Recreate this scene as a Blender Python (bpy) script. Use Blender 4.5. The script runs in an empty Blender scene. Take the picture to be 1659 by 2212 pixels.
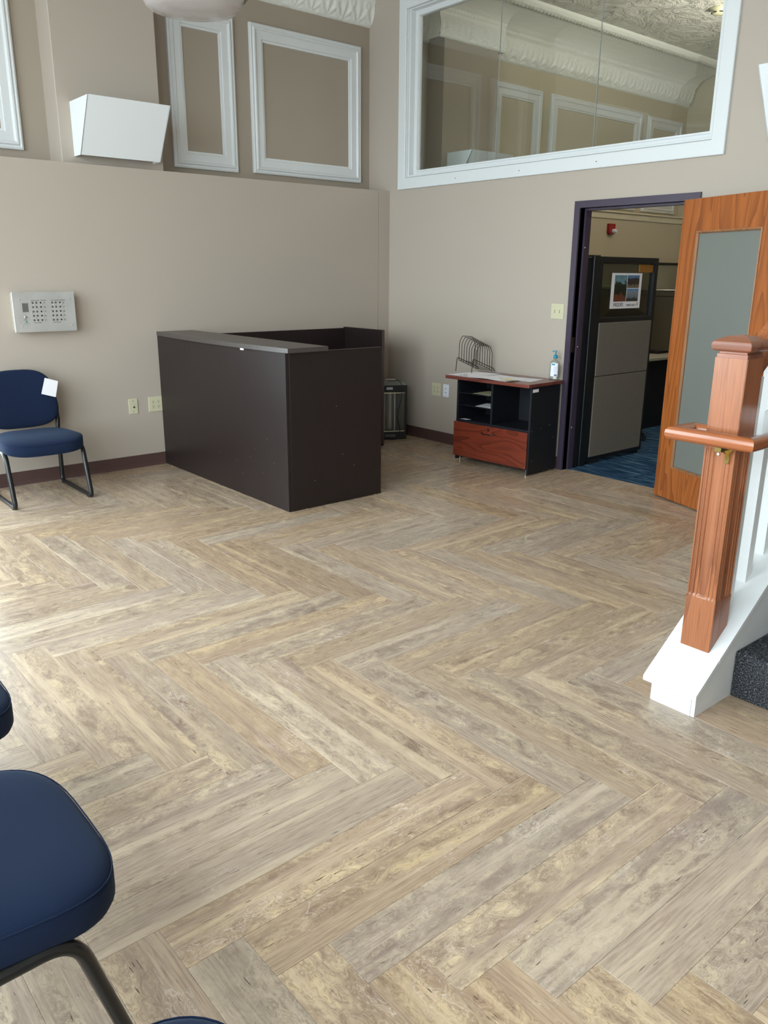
import bpy, bmesh, math, random
from mathutils import Vector, Matrix
random.seed(7)
PI = math.pi
sc = bpy.context.scene
COL = sc.collection

# ------------------------------------------------------------------ camera
YAW, PITCH, ROLL, FPX = -0.8711, -0.2878, 0.0076, 1735.6
CAM = Vector((6.2466, -5.3013, 1.5431))
f_ = Vector((math.sin(YAW) * math.cos(PITCH), math.cos(YAW) * math.cos(PITCH), math.sin(PITCH)))
r_ = Vector((math.cos(YAW), -math.sin(YAW), 0))
u_ = r_.cross(f_)
R_ = r_ * math.cos(ROLL) + u_ * math.sin(ROLL)
U_ = -r_ * math.sin(ROLL) + u_ * math.cos(ROLL)
cd = bpy.data.cameras.new('camera')
cam = bpy.data.objects.new('camera', cd)
COL.objects.link(cam)
cam.matrix_world = Matrix(((R_.x, U_.x, -f_.x, CAM.x), (R_.y, U_.y, -f_.y, CAM.y), (R_.z, U_.z, -f_.z, CAM.z), (0, 0, 0, 1)))
cd.sensor_fit = 'VERTICAL'
cd.sensor_height = 36.0
cd.lens = 36.0 * FPX / 2212
cd.clip_start = 0.02
cd.clip_end = 100
sc.camera = cam

# ------------------------------------------------------------------ world, windows' daylight, exposure
w = bpy.data.worlds.new('world')
sc.world = w
w.use_nodes = True
bg = w.node_tree.nodes['Background']
bg.inputs[0].default_value = (0.84, 0.92, 1.0, 1)
bg.inputs[1].default_value = 12.6
sc.view_settings.view_transform = 'Standard'
sc.view_settings.look = 'None'
sc.view_settings.exposure = 0.0
sc.view_settings.gamma = 1.0
sc.view_settings.use_curve_mapping = False
sc.cycles.use_denoising = True
sc.cycles.max_bounces = 9
sc.cycles.diffuse_bounces = 5
sc.cycles.glossy_bounces = 4
sc.cycles.transmission_bounces = 6
sc.cycles.transparent_max_bounces = 12
sc.cycles.sample_clamp_indirect = 6.0


def area(name, loc, direction, sx, sy, power=0, col=(1, 1, 1), portal=False):
    l = bpy.data.lights.new(name, 'AREA')
    l.shape = 'RECTANGLE'
    l.size, l.size_y = sx, sy
    l.energy = power
    l.color = col
    if portal:
        l.cycles.is_portal = True
    o = bpy.data.objects.new(name, l)
    COL.objects.link(o)
    o.location = loc
    o.rotation_euler = Vector(direction).to_track_quat('-Z', 'Y').to_euler()
    return o


# room extents
XR, YF, ZC = 8.0, -6.6, 4.12      # right wall, street front, ceiling
UX = -0.3136                      # upper left wall plane
WT = 0.12                         # partition thickness
YE, XE = 5.56, 7.0                # office end wall, office right wall
# daylight enters through the shop front (behind the camera) and a glazed door in the left wall
FW = [(0.7, 2.9), (3.1, 5.2), (5.4, 7.5)]
FZ0, FZ1 = 0.45, 3.75
LW = (-5.9, -3.95, 0.1, 2.24)
for a, b in FW:
    area('window_daylight', ((a + b) / 2, YF - 0.1, (FZ0 + FZ1) / 2), (0, 1, 0), b - a, FZ1 - FZ0, portal=True)
area('window_daylight', (-0.5, (LW[0] + LW[1]) / 2, (LW[2] + LW[3]) / 2), (1, 0, 0), LW[1] - LW[0], LW[3] - LW[2], portal=True)
area('office_fill', (3.0, 2.9, 3.2), (0, 0, 1), 1.2, 0.3, 150, (1.0, 0.92, 0.78))  # added light that brightens the upper office, out of view

# ------------------------------------------------------------------ materials
def lin(c):
    def g(x):
        x /= 255.0
        return x / 12.92 if x <= 0.04045 else ((x + 0.055) / 1.055) ** 2.4
    return tuple(g(x) for x in c)


class NT:
    def __init__(s, name):
        s.m = bpy.data.materials.new(name)
        s.m.use_nodes = True
        s.t = s.m.node_tree
        s.b = s.t.nodes['Principled BSDF']
        s.out = s.t.nodes['Material Output']

    def n(s, typ, **kw):
        nd = s.t.nodes.new(typ)
        for k, v in kw.items():
            if k.startswith('i_'):
                key = k[2:]
                key = int(key) if key.isdigit() else key.replace('_', ' ')
                nd.inputs[key].default_value = v
            else:
                setattr(nd, k, v)
        return nd

    def l(s, a, b):
        s.t.links.new(a, b)

    def math(s, op, a, b=None, clamp=False):
        nd = s.n('ShaderNodeMath', operation=op, use_clamp=clamp)
        for i, v in enumerate((a, b)):
            if v is None:
                continue
            if isinstance(v, (int, float)):
                nd.inputs[i].default_value = v
            else:
                s.l(v, nd.inputs[i])
        return nd.outputs[0]

    def mix(s, fac, a, b, blend='MIX'):
        nd = s.n('ShaderNodeMix', data_type='RGBA', blend_type=blend)
        for key, v in ((0, fac), (6, a), (7, b)):
            if isinstance(v, (int, float)):
                nd.inputs[key].default_value = v
            elif isinstance(v, tuple):
                nd.inputs[key].default_value = (*v[:3], 1)
            else:
                s.l(v, nd.inputs[key])
        return nd.outputs[2]

    def ramp(s, fac, stops):
        nd = s.n('ShaderNodeValToRGB')
        cr = nd.color_ramp
        while len(cr.elements) < len(stops):
            cr.elements.new(0.5)
        for e, (p, c) in zip(cr.elements, stops):
            e.position = p
            e.color = (*c[:3], 1) if isinstance(c, tuple) else (c, c, c, 1)
        s.l(fac, nd.inputs[0])
        return nd.outputs[0]

    def coords(s, scale=(1, 1, 1), rnd=False, rot=(0, 0, 0)):
        tc = s.n('ShaderNodeTexCoord')
        mp = s.n('ShaderNodeMapping')
        mp.inputs['Scale'].default_value = scale
        mp.inputs['Rotation'].default_value = rot
        src = tc.outputs['Object']
        if rnd:
            oi = s.n('ShaderNodeObjectInfo')
            cb = s.n('ShaderNodeCombineXYZ')
            s.l(s.math('MULTIPLY', oi.outputs['Random'], 37.0), cb.inputs[0])
            s.l(s.math('MULTIPLY', oi.outputs['Random'], 91.0), cb.inputs[1])
            ad = s.n('ShaderNodeVectorMath', operation='ADD')
            s.l(src, ad.inputs[0]); s.l(cb.outputs[0], ad.inputs[1])
            src = ad.outputs[0]
        s.l(src, mp.inputs[0])
        return mp.outputs[0]

    def noise(s, vec, scale, detail=3, rough=0.55, dist=0.0):
        nd = s.n('ShaderNodeTexNoise')
        nd.inputs['Scale'].default_value = scale
        nd.inputs['Detail'].default_value = detail
        nd.inputs['Roughness'].default_value = rough
        nd.inputs['Distortion'].default_value = dist
        s.l(vec, nd.inputs['Vector'])
        return nd.outputs['Fac']

    def bump(s, h, strength=0.2, dist=0.01):
        nd = s.n('ShaderNodeBump')
        nd.inputs['Strength'].default_value = strength
        nd.inputs['Distance'].default_value = dist
        s.l(h, nd.inputs['Height'])
        s.l(nd.outputs[0], s.b.inputs['Normal'])

    def base(s, c, rough=0.5, metal=0.0, spec=0.5):
        if isinstance(c, tuple):
            s.b.inputs['Base Color'].default_value = (*c, 1)
        else:
            s.l(c, s.b.inputs['Base Color'])
        s.b.inputs['Roughness'].default_value = rough
        s.b.inputs['Metallic'].default_value = metal
        s.b.inputs['Specular IOR Level'].default_value = spec
        return s


def simple(name, rgb, rough=0.5, metal=0.0, spec=0.5, var=0.04, nscale=6.0, bump=0.0, bscale=80.0):
    t = NT(name)
    c = lin(rgb)
    v = t.coords()
    nz = t.noise(v, nscale, 2)
    d = tuple(max(0, x * (1 - var)) for x in c)
    e = tuple(min(1, x * (1 + var)) for x in c)
    t.base(t.mix(nz, d, e), rough, metal, spec)
    if bump:
        t.bump(t.noise(v, bscale, 2), bump, 0.003)
    return t.m


def wood(name, light, dark, axis='Z', rough=0.35, ring=9.0, stretch=0.09, pores=0.5, coat=0.0, vary=0.15):
    """flat sawn grain: contour lines of a stretched noise field, plus fine pores"""
    t = NT(name)
    s = {'X': (stretch, 1, 1), 'Y': (1, stretch, 1), 'Z': (1, 1, stretch)}[axis]
    p = {'X': (0.02, 1, 1), 'Y': (1, 0.02, 1), 'Z': (1, 1, 0.02)}[axis]
    v = t.coords(s)
    nz = t.noise(v, 5.0, 2, 0.4, 0.3)
    ringv = t.math('FRACT', t.math('MULTIPLY', nz, ring))
    ringc = t.math('POWER', ringv, 2.2)
    pv = t.coords(p)
    por = t.noise(pv, 260.0, 3, 0.6)
    por = t.ramp(por, [(0.45, 0.0), (0.68, 1.0)])
    broad = t.noise(v, 2.0, 2)
    L, D = lin(light), lin(dark)
    c = t.mix(t.math('MULTIPLY', ringc, 0.75), L, D)
    c = t.mix(t.math('MULTIPLY', por, pores), c, tuple(x * 0.6 for x in D))
    c = t.mix(t.math('MULTIPLY', broad, vary), c, tuple(x * 0.7 for x in D))
    t.base(c, rough)
    if coat:
        t.b.inputs['Coat Weight'].default_value = coat
        t.b.inputs['Coat Roughness'].default_value = 0.12
    t.bump(t.math('ADD', por, ringc), 0.06, 0.002)
    return t.m


def paint(name, rgb, rough=0.6):
    return simple(name, rgb, rough, 0, 0.35, 0.025, 0.7, 0.05, 220)


M = {}
M['wall'] = paint('wall_paint', (175, 163, 151))
M['wall_dark'] = paint('wall_paint_shaded', (160, 148, 134))  # the wall paint again, with shade put into the colour
M['office_wall'] = paint('office_wall_lamplit', (190, 180, 158))  # the yellow cast of the office lights is put into the colour
M['white'] = simple('white_gloss_trim', (214, 216, 217), 0.35, 0, 0.5, 0.015, 3)
M['white_matte'] = simple('white_matte', (228, 231, 233), 0.5, 0, 0.4, 0.01, 3)
M['tin'] = simple('embossed_tin', (226, 226, 220), 0.45, 0, 0.5, 0.03, 8, 0.15, 60)
M['purple'] = simple('purple_frame_paint', (62, 52, 68), 0.32, 0, 0.5, 0.06, 12)
M['vinyl'] = simple('brown_vinyl_base', (82, 60, 56), 0.45, 0, 0.4, 0.05, 8)
M['black'] = simple('black_plastic', (20, 21, 24), 0.4, 0, 0.45, 0.1, 20)
M['black_matte'] = simple('black_laminate', (17, 19, 26), 0.55, 0, 0.4, 0.15, 12, 0.1, 200)
M['black_metal'] = simple('black_enamel', (22, 23, 24), 0.3, 0, 0.5, 0.1, 20)
M['wire'] = simple('black_wire', (12, 12, 13), 0.4, 0.3, 0.5)
M['ivory'] = simple('ivory_plastic', (198, 192, 162), 0.35, 0, 0.5, 0.02, 10)
M['white_plastic'] = simple('white_plastic', (225, 228, 238), 0.35)
M['paper'] = simple('paper', (240, 236, 240), 0.8, 0, 0.2, 0.02, 10)
M['note'] = simple('yellow_note', (236, 226, 178), 0.8, 0, 0.2)
M['ink'] = simple('black_ink', (22, 20, 22), 0.7)
M['manila'] = simple('manila_card', (196, 186, 150), 0.8)
M['brass'] = simple('polished_brass', (214, 190, 120), 0.18, 1.0)
M['chrome'] = simple('zinc', (200, 195, 175), 0.3, 1.0)
M['hole'] = simple('dark_recess', (14, 13, 12), 0.8)
M['red'] = simple('red_enamel', (150, 18, 22), 0.35)
M['green'] = simple('green_led', (60, 120, 80), 0.3)
M['teal'] = simple('teal_plastic', (20, 135, 165), 0.3)
M['navy_binder'] = simple('navy_binder', (44, 52, 74), 0.6)
M['shelf'] = simple('putty_metal', (190, 186, 172), 0.5)
M['binder_green'] = simple('pale_green_paper', (170, 185, 130), 0.8)
M['amber'] = simple('amber_card', (150, 100, 40), 0.6)
M['grey_top'] = simple('grey_laminate', (150, 146, 132), 0.5)


def brushed(name, rgb):
    t = NT(name)
    v = t.coords((1, 1, 1))
    n = t.noise(v, 5, 3, 0.5, 0.8)
    t.base(t.mix(n, tuple(x * .85 for x in lin(rgb)), lin(rgb)), 0.36, 0.85)
    t.l(t.ramp(n, [(0.3, 0.28), (0.75, 0.46)]), t.b.inputs['Roughness'])
    t.bump(t.noise(t.coords((1, 2, 1)), 7, 2), 0.25, 0.01)
    return t.m


M['steel'] = brushed('brushed_aluminium', (236, 238, 238))
M['reflector'] = simple('heater_reflector', (165, 165, 162), 0.32, 0.75, 0.5, 0.1, 20)

# espresso laminate of the reception desk: fine vertical grain
t = NT('espresso_laminate')
v = t.coords((1, 1, 0.04))
n = t.noise(v, 160, 3, 0.6)
n2 = t.noise(t.coords((1, 1, 0.15)), 5, 2)
c = t.mix(n, lin((32, 24, 23)), lin((46, 36, 35)))
c = t.mix(t.math('MULTIPLY', n2, 0.5), c, lin((28, 21, 21)))
t.base(c, 0.36, 0, 0.28)
t.bump(n, 0.05, 0.001)
M['espresso'] = t.m
t = NT('espresso_top_sheen')
n = t.noise(t.coords((0.05, 1, 1)), 160, 3, 0.6)
t.base(t.mix(n, lin((58, 52, 50)), lin((74, 67, 64))), 0.33, 0, 0.5)  # paler than the panels: grazing reflection put into the colour
M['espresso_top'] = t.m

M['oak'] = wood('oak_veneer', (172, 98, 46), (118, 62, 28), 'Z', 0.33, 13, 0.10, 0.45, 0.15)
M['newel'] = wood('stained_newel_wood', (160, 98, 62), (118, 66, 38), 'Z', 0.32, 7, 0.06, 0.5, 0.2)
M['newel_x'] = wood('stained_rail_wood', (166, 94, 52), (112, 58, 30), 'X', 0.25, 6, 0.05, 0.4, 0.5)
M['newel_y'] = wood('stained_rail_wood_along', (168, 98, 54), (112, 58, 30), 'Y', 0.25, 8, 0.05, 0.5, 0.4)
M['newel_cap'] = wood('stained_cap_wood', (150, 92, 66), (108, 62, 44), 'X', 0.3, 6, 0.15, 0.4, 0.2)
M['cherry'] = wood('cherry_laminate', (122, 52, 34), (78, 30, 20), 'X', 0.33, 12, 0.22, 0.15, 0.2)
M['cherry_top'] = wood('cherry_laminate_top', (122, 66, 56), (86, 42, 36), 'X', 0.28, 5, 0.1, 0.15, 0.2)

# blue upholstery
t = NT('navy_woven_fabric')
v = t.coords()
n = t.noise(v, 900, 1)
n2 = t.noise(v, 9, 3)
c = t.mix(n, lin((13, 24, 46)), lin((24, 39, 68)))
c = t.mix(t.math('MULTIPLY', n2, 0.3), c, lin((12, 22, 42)))
t.base(c, 0.9, 0, 0.2)
t.b.inputs['Sheen Weight'].default_value = 0.08
t.b.inputs['Sheen Tint'].default_value = (0.4, 0.55, 0.8, 1)
t.bump(n, 0.15, 0.001)
M['navy'] = t.m

# charcoal stair carpet
t = NT('charcoal_carpet')
v = t.coords()
n = t.noise(v, 170, 4, 0.7)
vo = t.n('ShaderNodeTexVoronoi'); vo.inputs['Scale'].default_value = 230; t.l(v, vo.inputs['Vector'])
c = t.ramp(n, [(0.36, lin((26, 27, 29))), (0.52, lin((66, 68, 72))), (0.66, lin((136, 138, 142)))])
t.base(c, 0.95, 0, 0.1)
t.bump(t.math('ADD', n, vo.outputs['Distance']), 0.9, 0.006)
M['carpet'] = t.m

# blue carpet tile, streaked
t = NT('blue_carpet_tile')
v = t.coords((0.16, 1, 1), True)
n = t.noise(v, 26, 5, 0.65, 0.5)
c = t.ramp(n, [(0.32, lin((14, 30, 50))), (0.5, lin((34, 62, 90))), (0.66, lin((78, 108, 132)))])
ln = t.noise(t.coords((0.03, 1, 1), True), 60, 1)
c = t.mix(t.ramp(ln, [(0.69, 0.0), (0.72, 0.8)]), c, lin((150, 180, 190)))
t.base(c, 0.95, 0, 0.1)
t.bump(t.noise(t.coords(), 300, 2), 0.5, 0.003)
M['blue_carpet'] = t.m

# partition fabric
M['fabric_tile'] = simple('grey_panel_fabric', (114, 107, 98), 0.95, 0, 0.1, 0.08, 40, 0.3, 500)
M['fabric_dark'] = simple('taupe_panel_fabric', (104, 96, 82), 0.95, 0, 0.1, 0.12, 60, 0.3, 500)

# floor planks: driftwood print in lengthwise bands - straight cream grain, swirling burl, dark flecks
t = NT('driftwood_plank')
oi = t.n('ShaderNodeObjectInfo')
rnd = oi.outputs['Random']


def lines_of(v, n, w, off=0.0):
    q = t.math('ABSOLUTE', t.math('SUBTRACT', t.math('FRACT', t.math('ADD', t.math('MULTIPLY', v, n), off)), 0.5))
    return t.ramp(q, [(0.0, 1.0), (w, 0.0)])


vb = t.coords((0.35, 6.5, 1), True)      # bands
vs = t.coords((1.6, 30, 1), True)        # straight grain
vu = t.coords((1.0, 1.9, 1), True)       # burl figure
vf = t.coords((3.4, 30, 1), True)        # flecks
warp = t.n('ShaderNodeTexNoise'); warp.inputs['Scale'].default_value = 7.0; warp.inputs['Detail'].default_value = 3
t.l(vu, warp.inputs['Vector'])
sb = t.n('ShaderNodeVectorMath', operation='SUBTRACT'); sb.inputs[1].default_value = (0.5, 0.5, 0.5)
t.l(warp.outputs['Color'], sb.inputs[0])
wv = t.n('ShaderNodeVectorMath', operation='SCALE'); wv.inputs[3].default_value = 0.55
t.l(sb.outputs[0], wv.inputs[0])
av = t.n('ShaderNodeVectorMath', operation='ADD'); t.l(vu, av.inputs[0]); t.l(wv.outputs[0], av.inputs[1])
band = t.noise(vb, 1.25, 2, 0.5, 0.25)
tone = t.noise(vb, 2.6, 3, 0.6, 0.4)
grain = t.noise(vs, 5.0, 5, 0.65, 0.3)
burl = t.noise(av.outputs[0], 7.0, 3, 0.5, 0.4)
slow = t.noise(av.outputs[0], 2.6, 2, 0.5, 0.2)
zone = t.ramp(band, [(0.44, 0.0), (0.54, 1.0)])
straight = t.ramp(grain, [(0.26, lin((146, 124, 108))), (0.46, lin((168, 146, 126))), (0.60, lin((184, 162, 140))), (0.78, lin((202, 181, 156)))])
figure = t.ramp(burl, [(0.28, lin((142, 120, 102))), (0.45, lin((168, 146, 124))), (0.58, lin((186, 164, 138))), (0.72, lin((206, 182, 148)))])
figure = t.mix(t.math('MULTIPLY', lines_of(burl, 9.0, 0.16), 0.5), figure, lin((116, 92, 77)))
figure = t.mix(t.math('MULTIPLY', lines_of(burl, 9.0, 0.10, 0.32), 0.35), figure, lin((222, 199, 177)))
c = t.mix(zone, straight, figure)
zz = t.ramp(slow, [(0.60, 0.0), (0.66, 1.0)])
c = t.mix(t.math('MULTIPLY', t.math('MULTIPLY', lines_of(slow, 34.0, 0.22), zz), 0.55), c, lin((224, 207, 195)))
c = t.mix(t.math('MULTIPLY', t.ramp(tone, [(0.55, 0.0), (0.66, 1.0)]), 0.50), c, lin((216, 193, 163)))
c = t.mix(t.math('MULTIPLY', t.ramp(tone, [(0.30, 1.0), (0.44, 0.0)]), 0.40), c, lin((132, 110, 102)))
fleck = t.noise(vf, 6.0, 1, 0.4)
fz = t.ramp(t.noise(vb, 3.1, 1), [(0.48, 0.0), (0.56, 1.0)])
c = t.mix(t.math('MULTIPLY', t.ramp(fleck, [(0.70, 0.0), (0.735, 1.0)]), t.math('MULTIPLY', fz, 0.85)), c, lin((56, 42, 37)))
hsv = t.n('ShaderNodeHueSaturation')
t.l(c, hsv.inputs['Color'])
rr = t.math('FRACT', t.math('MULTIPLY', rnd, 7.31))
t.l(t.math('ADD', t.math('MULTIPLY', rr, 0.16), 0.90), hsv.inputs['Value'])
rs = t.math('FRACT', t.math('MULTIPLY', rnd, 13.7))
t.l(t.math('ADD', t.math('MULTIPLY', rs, 0.3), 0.85), hsv.inputs['Saturation'])
t.base(hsv.outputs[0], 0.3, 0, 0.5)
t.l(t.ramp(grain, [(0.3, 0.23), (0.7, 0.34)]), t.b.inputs['Roughness'])
t.bump(t.math('ADD', grain, burl), 0.10, 0.002)
M['plank'] = t.m


def clear_glass(name, tint=(0.93, 0.96, 0.95), refl=1.0):
    t = NT(name)
    t.t.nodes.remove(t.b)
    fr = t.n('ShaderNodeFresnel')
    ge = t.n('ShaderNodeNewGeometry')   # leaving the pane counts like entering it
    t.l(t.math('SUBTRACT', 1.5, t.math('MULTIPLY', ge.outputs['Backfacing'], 0.8333)), fr.inputs[0])
    tr = t.n('ShaderNodeBsdfTransparent'); tr.inputs[0].default_value = (*tint, 1)
    gl = t.n('ShaderNodeBsdfGlossy'); gl.inputs['Roughness'].default_value = 0.0
    gl.inputs['Color'].default_value = (1, 1, 1, 1)
    # slight waviness of the pane
    bp = t.n('ShaderNodeBump'); bp.inputs['Strength'].default_value = 0.02; bp.inputs['Distance'].default_value = 0.02
    t.l(t.noise(t.coords(), 1.3, 1), bp.inputs['Height'])
    t.l(bp.outputs[0], gl.inputs['Normal'])
    mx = t.n('ShaderNodeMixShader')
    t.l(t.math('MULTIPLY', fr.outputs[0], refl, True), mx.inputs[0])
    t.l(tr.outputs[0], mx.inputs[1]); t.l(gl.outputs[0], mx.inputs[2])
    t.l(mx.outputs[0], t.out.inputs[0])
    return t.m


M['glass'] = clear_glass('clear_glass', (0.93, 0.96, 0.95), 1.25)
M['glass_tint'] = clear_glass('grey_glass', (0.55, 0.57, 0.56))
M['bottle'] = clear_glass('clear_plastic', (0.86, 0.89, 0.88), 1.6)
t = NT('frosted_glass')
t.base(t.mix(t.noise(t.coords((1, 1, 0.2)), 1.2, 1), lin((108, 111, 106)), lin((118, 120, 114))), 0.32, 0, 0.5)
M['frosted'] = t.m
t = NT('translucent_acrylic')
t.base(lin((236, 232, 230)), 0.12, 0, 0.6)
t.b.inputs['Transmission Weight'].default_value = 0.25
t.b.inputs['Alpha'].default_value = 0.86
t.b.inputs['Subsurface Weight'].default_value = 0.0
M['acrylic'] = t.m
t = NT('acrylic_lens')
t.base(lin((214, 206, 204)), 0.18, 0, 0.6)
t.b.inputs['Alpha'].default_value = 0.5
M['lens'] = t.m
t = NT('embossed_ceiling')
v = t.coords()
wv = t.n('ShaderNodeTexNoise'); wv.inputs['Scale'].default_value = 3.0; wv.inputs['Detail'].default_value = 6
wv.inputs['Distortion'].default_value = 2.2; wv.inputs['Roughness'].default_value = 0.62
t.l(v, wv.inputs['Vector'])
t.base(lin((218, 216, 208)), 0.5, 0, 0.5)
t.bump(wv.outputs['Fac'], 1.0, 0.10)
M['ceiling'] = t.m


# ------------------------------------------------------------------ geometry helpers
class MB:
    def __init__(s):
        s.bm = bmesh.new()

    def _xf(s, vs, mat):
        if mat is not None:
            bmesh.ops.transform(s.bm, matrix=mat, verts=vs)

    def box(s, a, b, bev=0.0, seg=2, mat=None):
        x0, y0, z0 = (min(a[i], b[i]) for i in range(3))
        x1, y1, z1 = (max(a[i], b[i]) for i in range(3))
        g = bmesh.ops.create_cube(s.bm, size=1)
        vs = g['verts']
        for v in vs:
            v.co = Vector((x0 if v.co.x < 0 else x1, y0 if v.co.y < 0 else y1, z0 if v.co.z < 0 else z1))
        if bev > 0:
            es = list({e for v in vs for e in v.link_edges})
            r = bmesh.ops.bevel(s.bm, geom=es, offset=bev, segments=seg, affect='EDGES', profile=0.5)
            vs = list({v for f in r['faces'] for v in f.verts} | {v for v in vs if v.is_valid})
        s._xf(vs, mat)
        return s

    def poly(s, pts, faces, mat=None):
        vs = [s.bm.verts.new(Vector(p)) for p in pts]
        for f in faces:
            try:
                s.bm.faces.new([vs[i] for i in f])
            except ValueError:
                pass
        s._xf(vs, mat)
        return s

    def prism(s, outline, fn0, fn1):
        """outline: 2-D points; fn0/fn1 map a point to 3-D for the two caps"""
        n = len(outline)
        a = [s.bm.verts.new(Vector(fn0(p))) for p in outline]
        b = [s.bm.verts.new(Vector(fn1(p))) for p in outline]
        s.bm.faces.new(list(reversed(a)))
        s.bm.faces.new(b)
        for i in range(n):
            j = (i + 1) % n
            s.bm.faces.new([a[i], a[j], b[j], b[i]])
        return s

    def ring(s, fn, u0, v0, u1, v1, prof, close=True):
        """mitred rectangular moulding; prof = [(inset, height)...] closed loop; fn(u,v,h)->xyz"""
        loops = []
        for d, h in prof:
            loops.append([s.bm.verts.new(Vector(fn(u, v, h))) for u, v in
                          ((u0 + d, v0 + d), (u1 - d, v0 + d), (u1 - d, v1 - d), (u0 + d, v1 - d))])
        m = len(loops)
        for i in range(m if close else m - 1):
            A, B = loops[i], loops[(i + 1) % m]
            for k in range(4):
                j = (k + 1) % 4
                s.bm.faces.new([A[k], A[j], B[j], B[k]])
        return s

    def tube(s, pts, r, seg=8, closed=False, ry=None, cap=True):
        pts = [Vector(p) for p in pts]
        n = len(pts)
        loops = []
        up = None
        for i in range(n):
            if closed:
                t_ = (pts[(i + 1) % n] - pts[i - 1]).normalized()
            else:
                t_ = (pts[min(i + 1, n - 1)] - pts[max(i - 1, 0)]).normalized()
            if up is None:
                up = Vector((0, 0, 1)) if abs(t_.z) < 0.9 else Vector((0, 1, 0))
                up = (up - t_ * up.dot(t_)).normalized()
            else:
                up = (up - t_ * up.dot(t_)).normalized()
            sd = t_.cross(up)
            rr = r[i] if isinstance(r, (list, tuple)) else r
            rb = ry if ry else rr
            loops.append([s.bm.verts.new(pts[i] + sd * math.cos(2 * PI * k / seg) * rr + up * math.sin(2 * PI * k / seg) * rb) for k in range(seg)])
        for i in range(n if closed else n - 1):
            A, B = loops[i], loops[(i + 1) % n]
            for k in range(seg):
                j = (k + 1) % seg
                s.bm.faces.new([A[k], A[j], B[j], B[k]])
        if not closed and cap:
            s.bm.faces.new(list(reversed(loops[0])))
            s.bm.faces.new(loops[-1])
        return s

    def lathe(s, prof, center=(0, 0, 0), seg=24, sx=1.0, sy=1.0, mat=None):
        c = Vector(center)
        loops, allv = [], []
        for r, z in prof:
            if r < 1e-6:
                v = s.bm.verts.new(c + Vector((0, 0, z)))
                loops.append([v]); allv.append(v)
            else:
                lp = [s.bm.verts.new(c + Vector((r * sx * math.cos(2 * PI * k / seg), r * sy * math.sin(2 * PI * k / seg), z))) for k in range(seg)]
                loops.append(lp); allv += lp
        for A, B in zip(loops, loops[1:]):
            for k in range(seg):
                j = (k + 1) % seg
                if len(A) == 1 and len(B) == 1:
                    continue
                if len(A) == 1:
                    s.bm.faces.new([A[0], B[j], B[k]])
                elif len(B) == 1:
                    s.bm.faces.new([A[k], A[j], B[0]])
                else:
                    s.bm.faces.new([A[k], A[j], B[j], B[k]])
        s._xf(allv, mat)
        return s

    def mesh(s, name, mat, smooth=False):
        bmesh.ops.recalc_face_normals(s.bm, faces=s.bm.faces)
        me = bpy.data.meshes.new(name)
        s.bm.to_mesh(me)
        s.bm.free()
        me.materials.append(mat)
        if smooth:
            me.shade_smooth()
            try:
                me.set_sharp_from_angle(angle=math.radians(38))
            except Exception:
                pass
        return me

    def build(s, name, mat, parent=None, world=True, smooth=False, origin=None):
        """vertices are given in world space; with a parent they are moved to its frame"""
        if parent is not None and world:
            bmesh.ops.transform(s.bm, matrix=wm(parent).inverted(), verts=s.bm.verts)
        elif origin is not None:
            bmesh.ops.translate(s.bm, vec=-Vector(origin), verts=s.bm.verts)
        o = bpy.data.objects.new(name, s.mesh(name, mat, smooth))
        if origin is not None:
            o.location = origin
        COL.objects.link(o)
        if parent is not None:
            o.parent = parent
        return o


def wm(o):
    m = Matrix.LocRotScale(o.location, o.rotation_euler, None)
    return wm(o.parent) @ m if o.parent else m


def thing(name, label, cat, loc=(0, 0, 0), rz=0.0, group=None):
    o = bpy.data.objects.new(name, None)
    o.empty_display_size = 0.1
    COL.objects.link(o)
    o.location = loc
    o.rotation_euler = (0, 0, rz)
    if cat is None:
        o['kind'] = 'structure'
        if label:
            o['label'] = label
    else:
        o['label'] = label
        o['category'] = cat
    if group:
        o['group'] = group
    return o


def tag(o, label, cat, group=None):
    o['label'] = label
    o['category'] = cat
    if group:
        o['group'] = group
    return o


def struct(o, label=None):
    o['kind'] = 'structure'
    if label:
        o['label'] = label
    return o


def copy_tree(o, parent=None):
    c = o.copy()
    COL.objects.link(c)
    c.parent = parent
    for ch in [q for q in KIDS.get(o.name, [])]:
        copy_tree(ch, c)
    return c


KIDS = {}


def index_kids(o):
    ks = [c for c in bpy.data.objects if c.parent == o]
    KIDS[o.name] = ks
    for k in ks:
        index_kids(k)


def fillet(pts, r, seg=5):
    pts = [Vector(p) for p in pts]
    out = [pts[0]]
    for i in range(1, len(pts) - 1):
        p, a, b = pts[i], pts[i - 1], pts[i + 1]
        rr = r[i - 1] if isinstance(r, (list, tuple)) else r
        da, db = (a - p), (b - p)
        d = min(rr, da.length * 0.49, db.length * 0.49)
        s_, e_ = p + da.normalized() * d, p + db.normalized() * d
        for k in range(seg + 1):
            q = k / seg
            out.append(s_ * (1 - q) ** 2 + p * 2 * q * (1 - q) + e_ * q * q)
    out.append(pts[-1])
    return out


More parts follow.
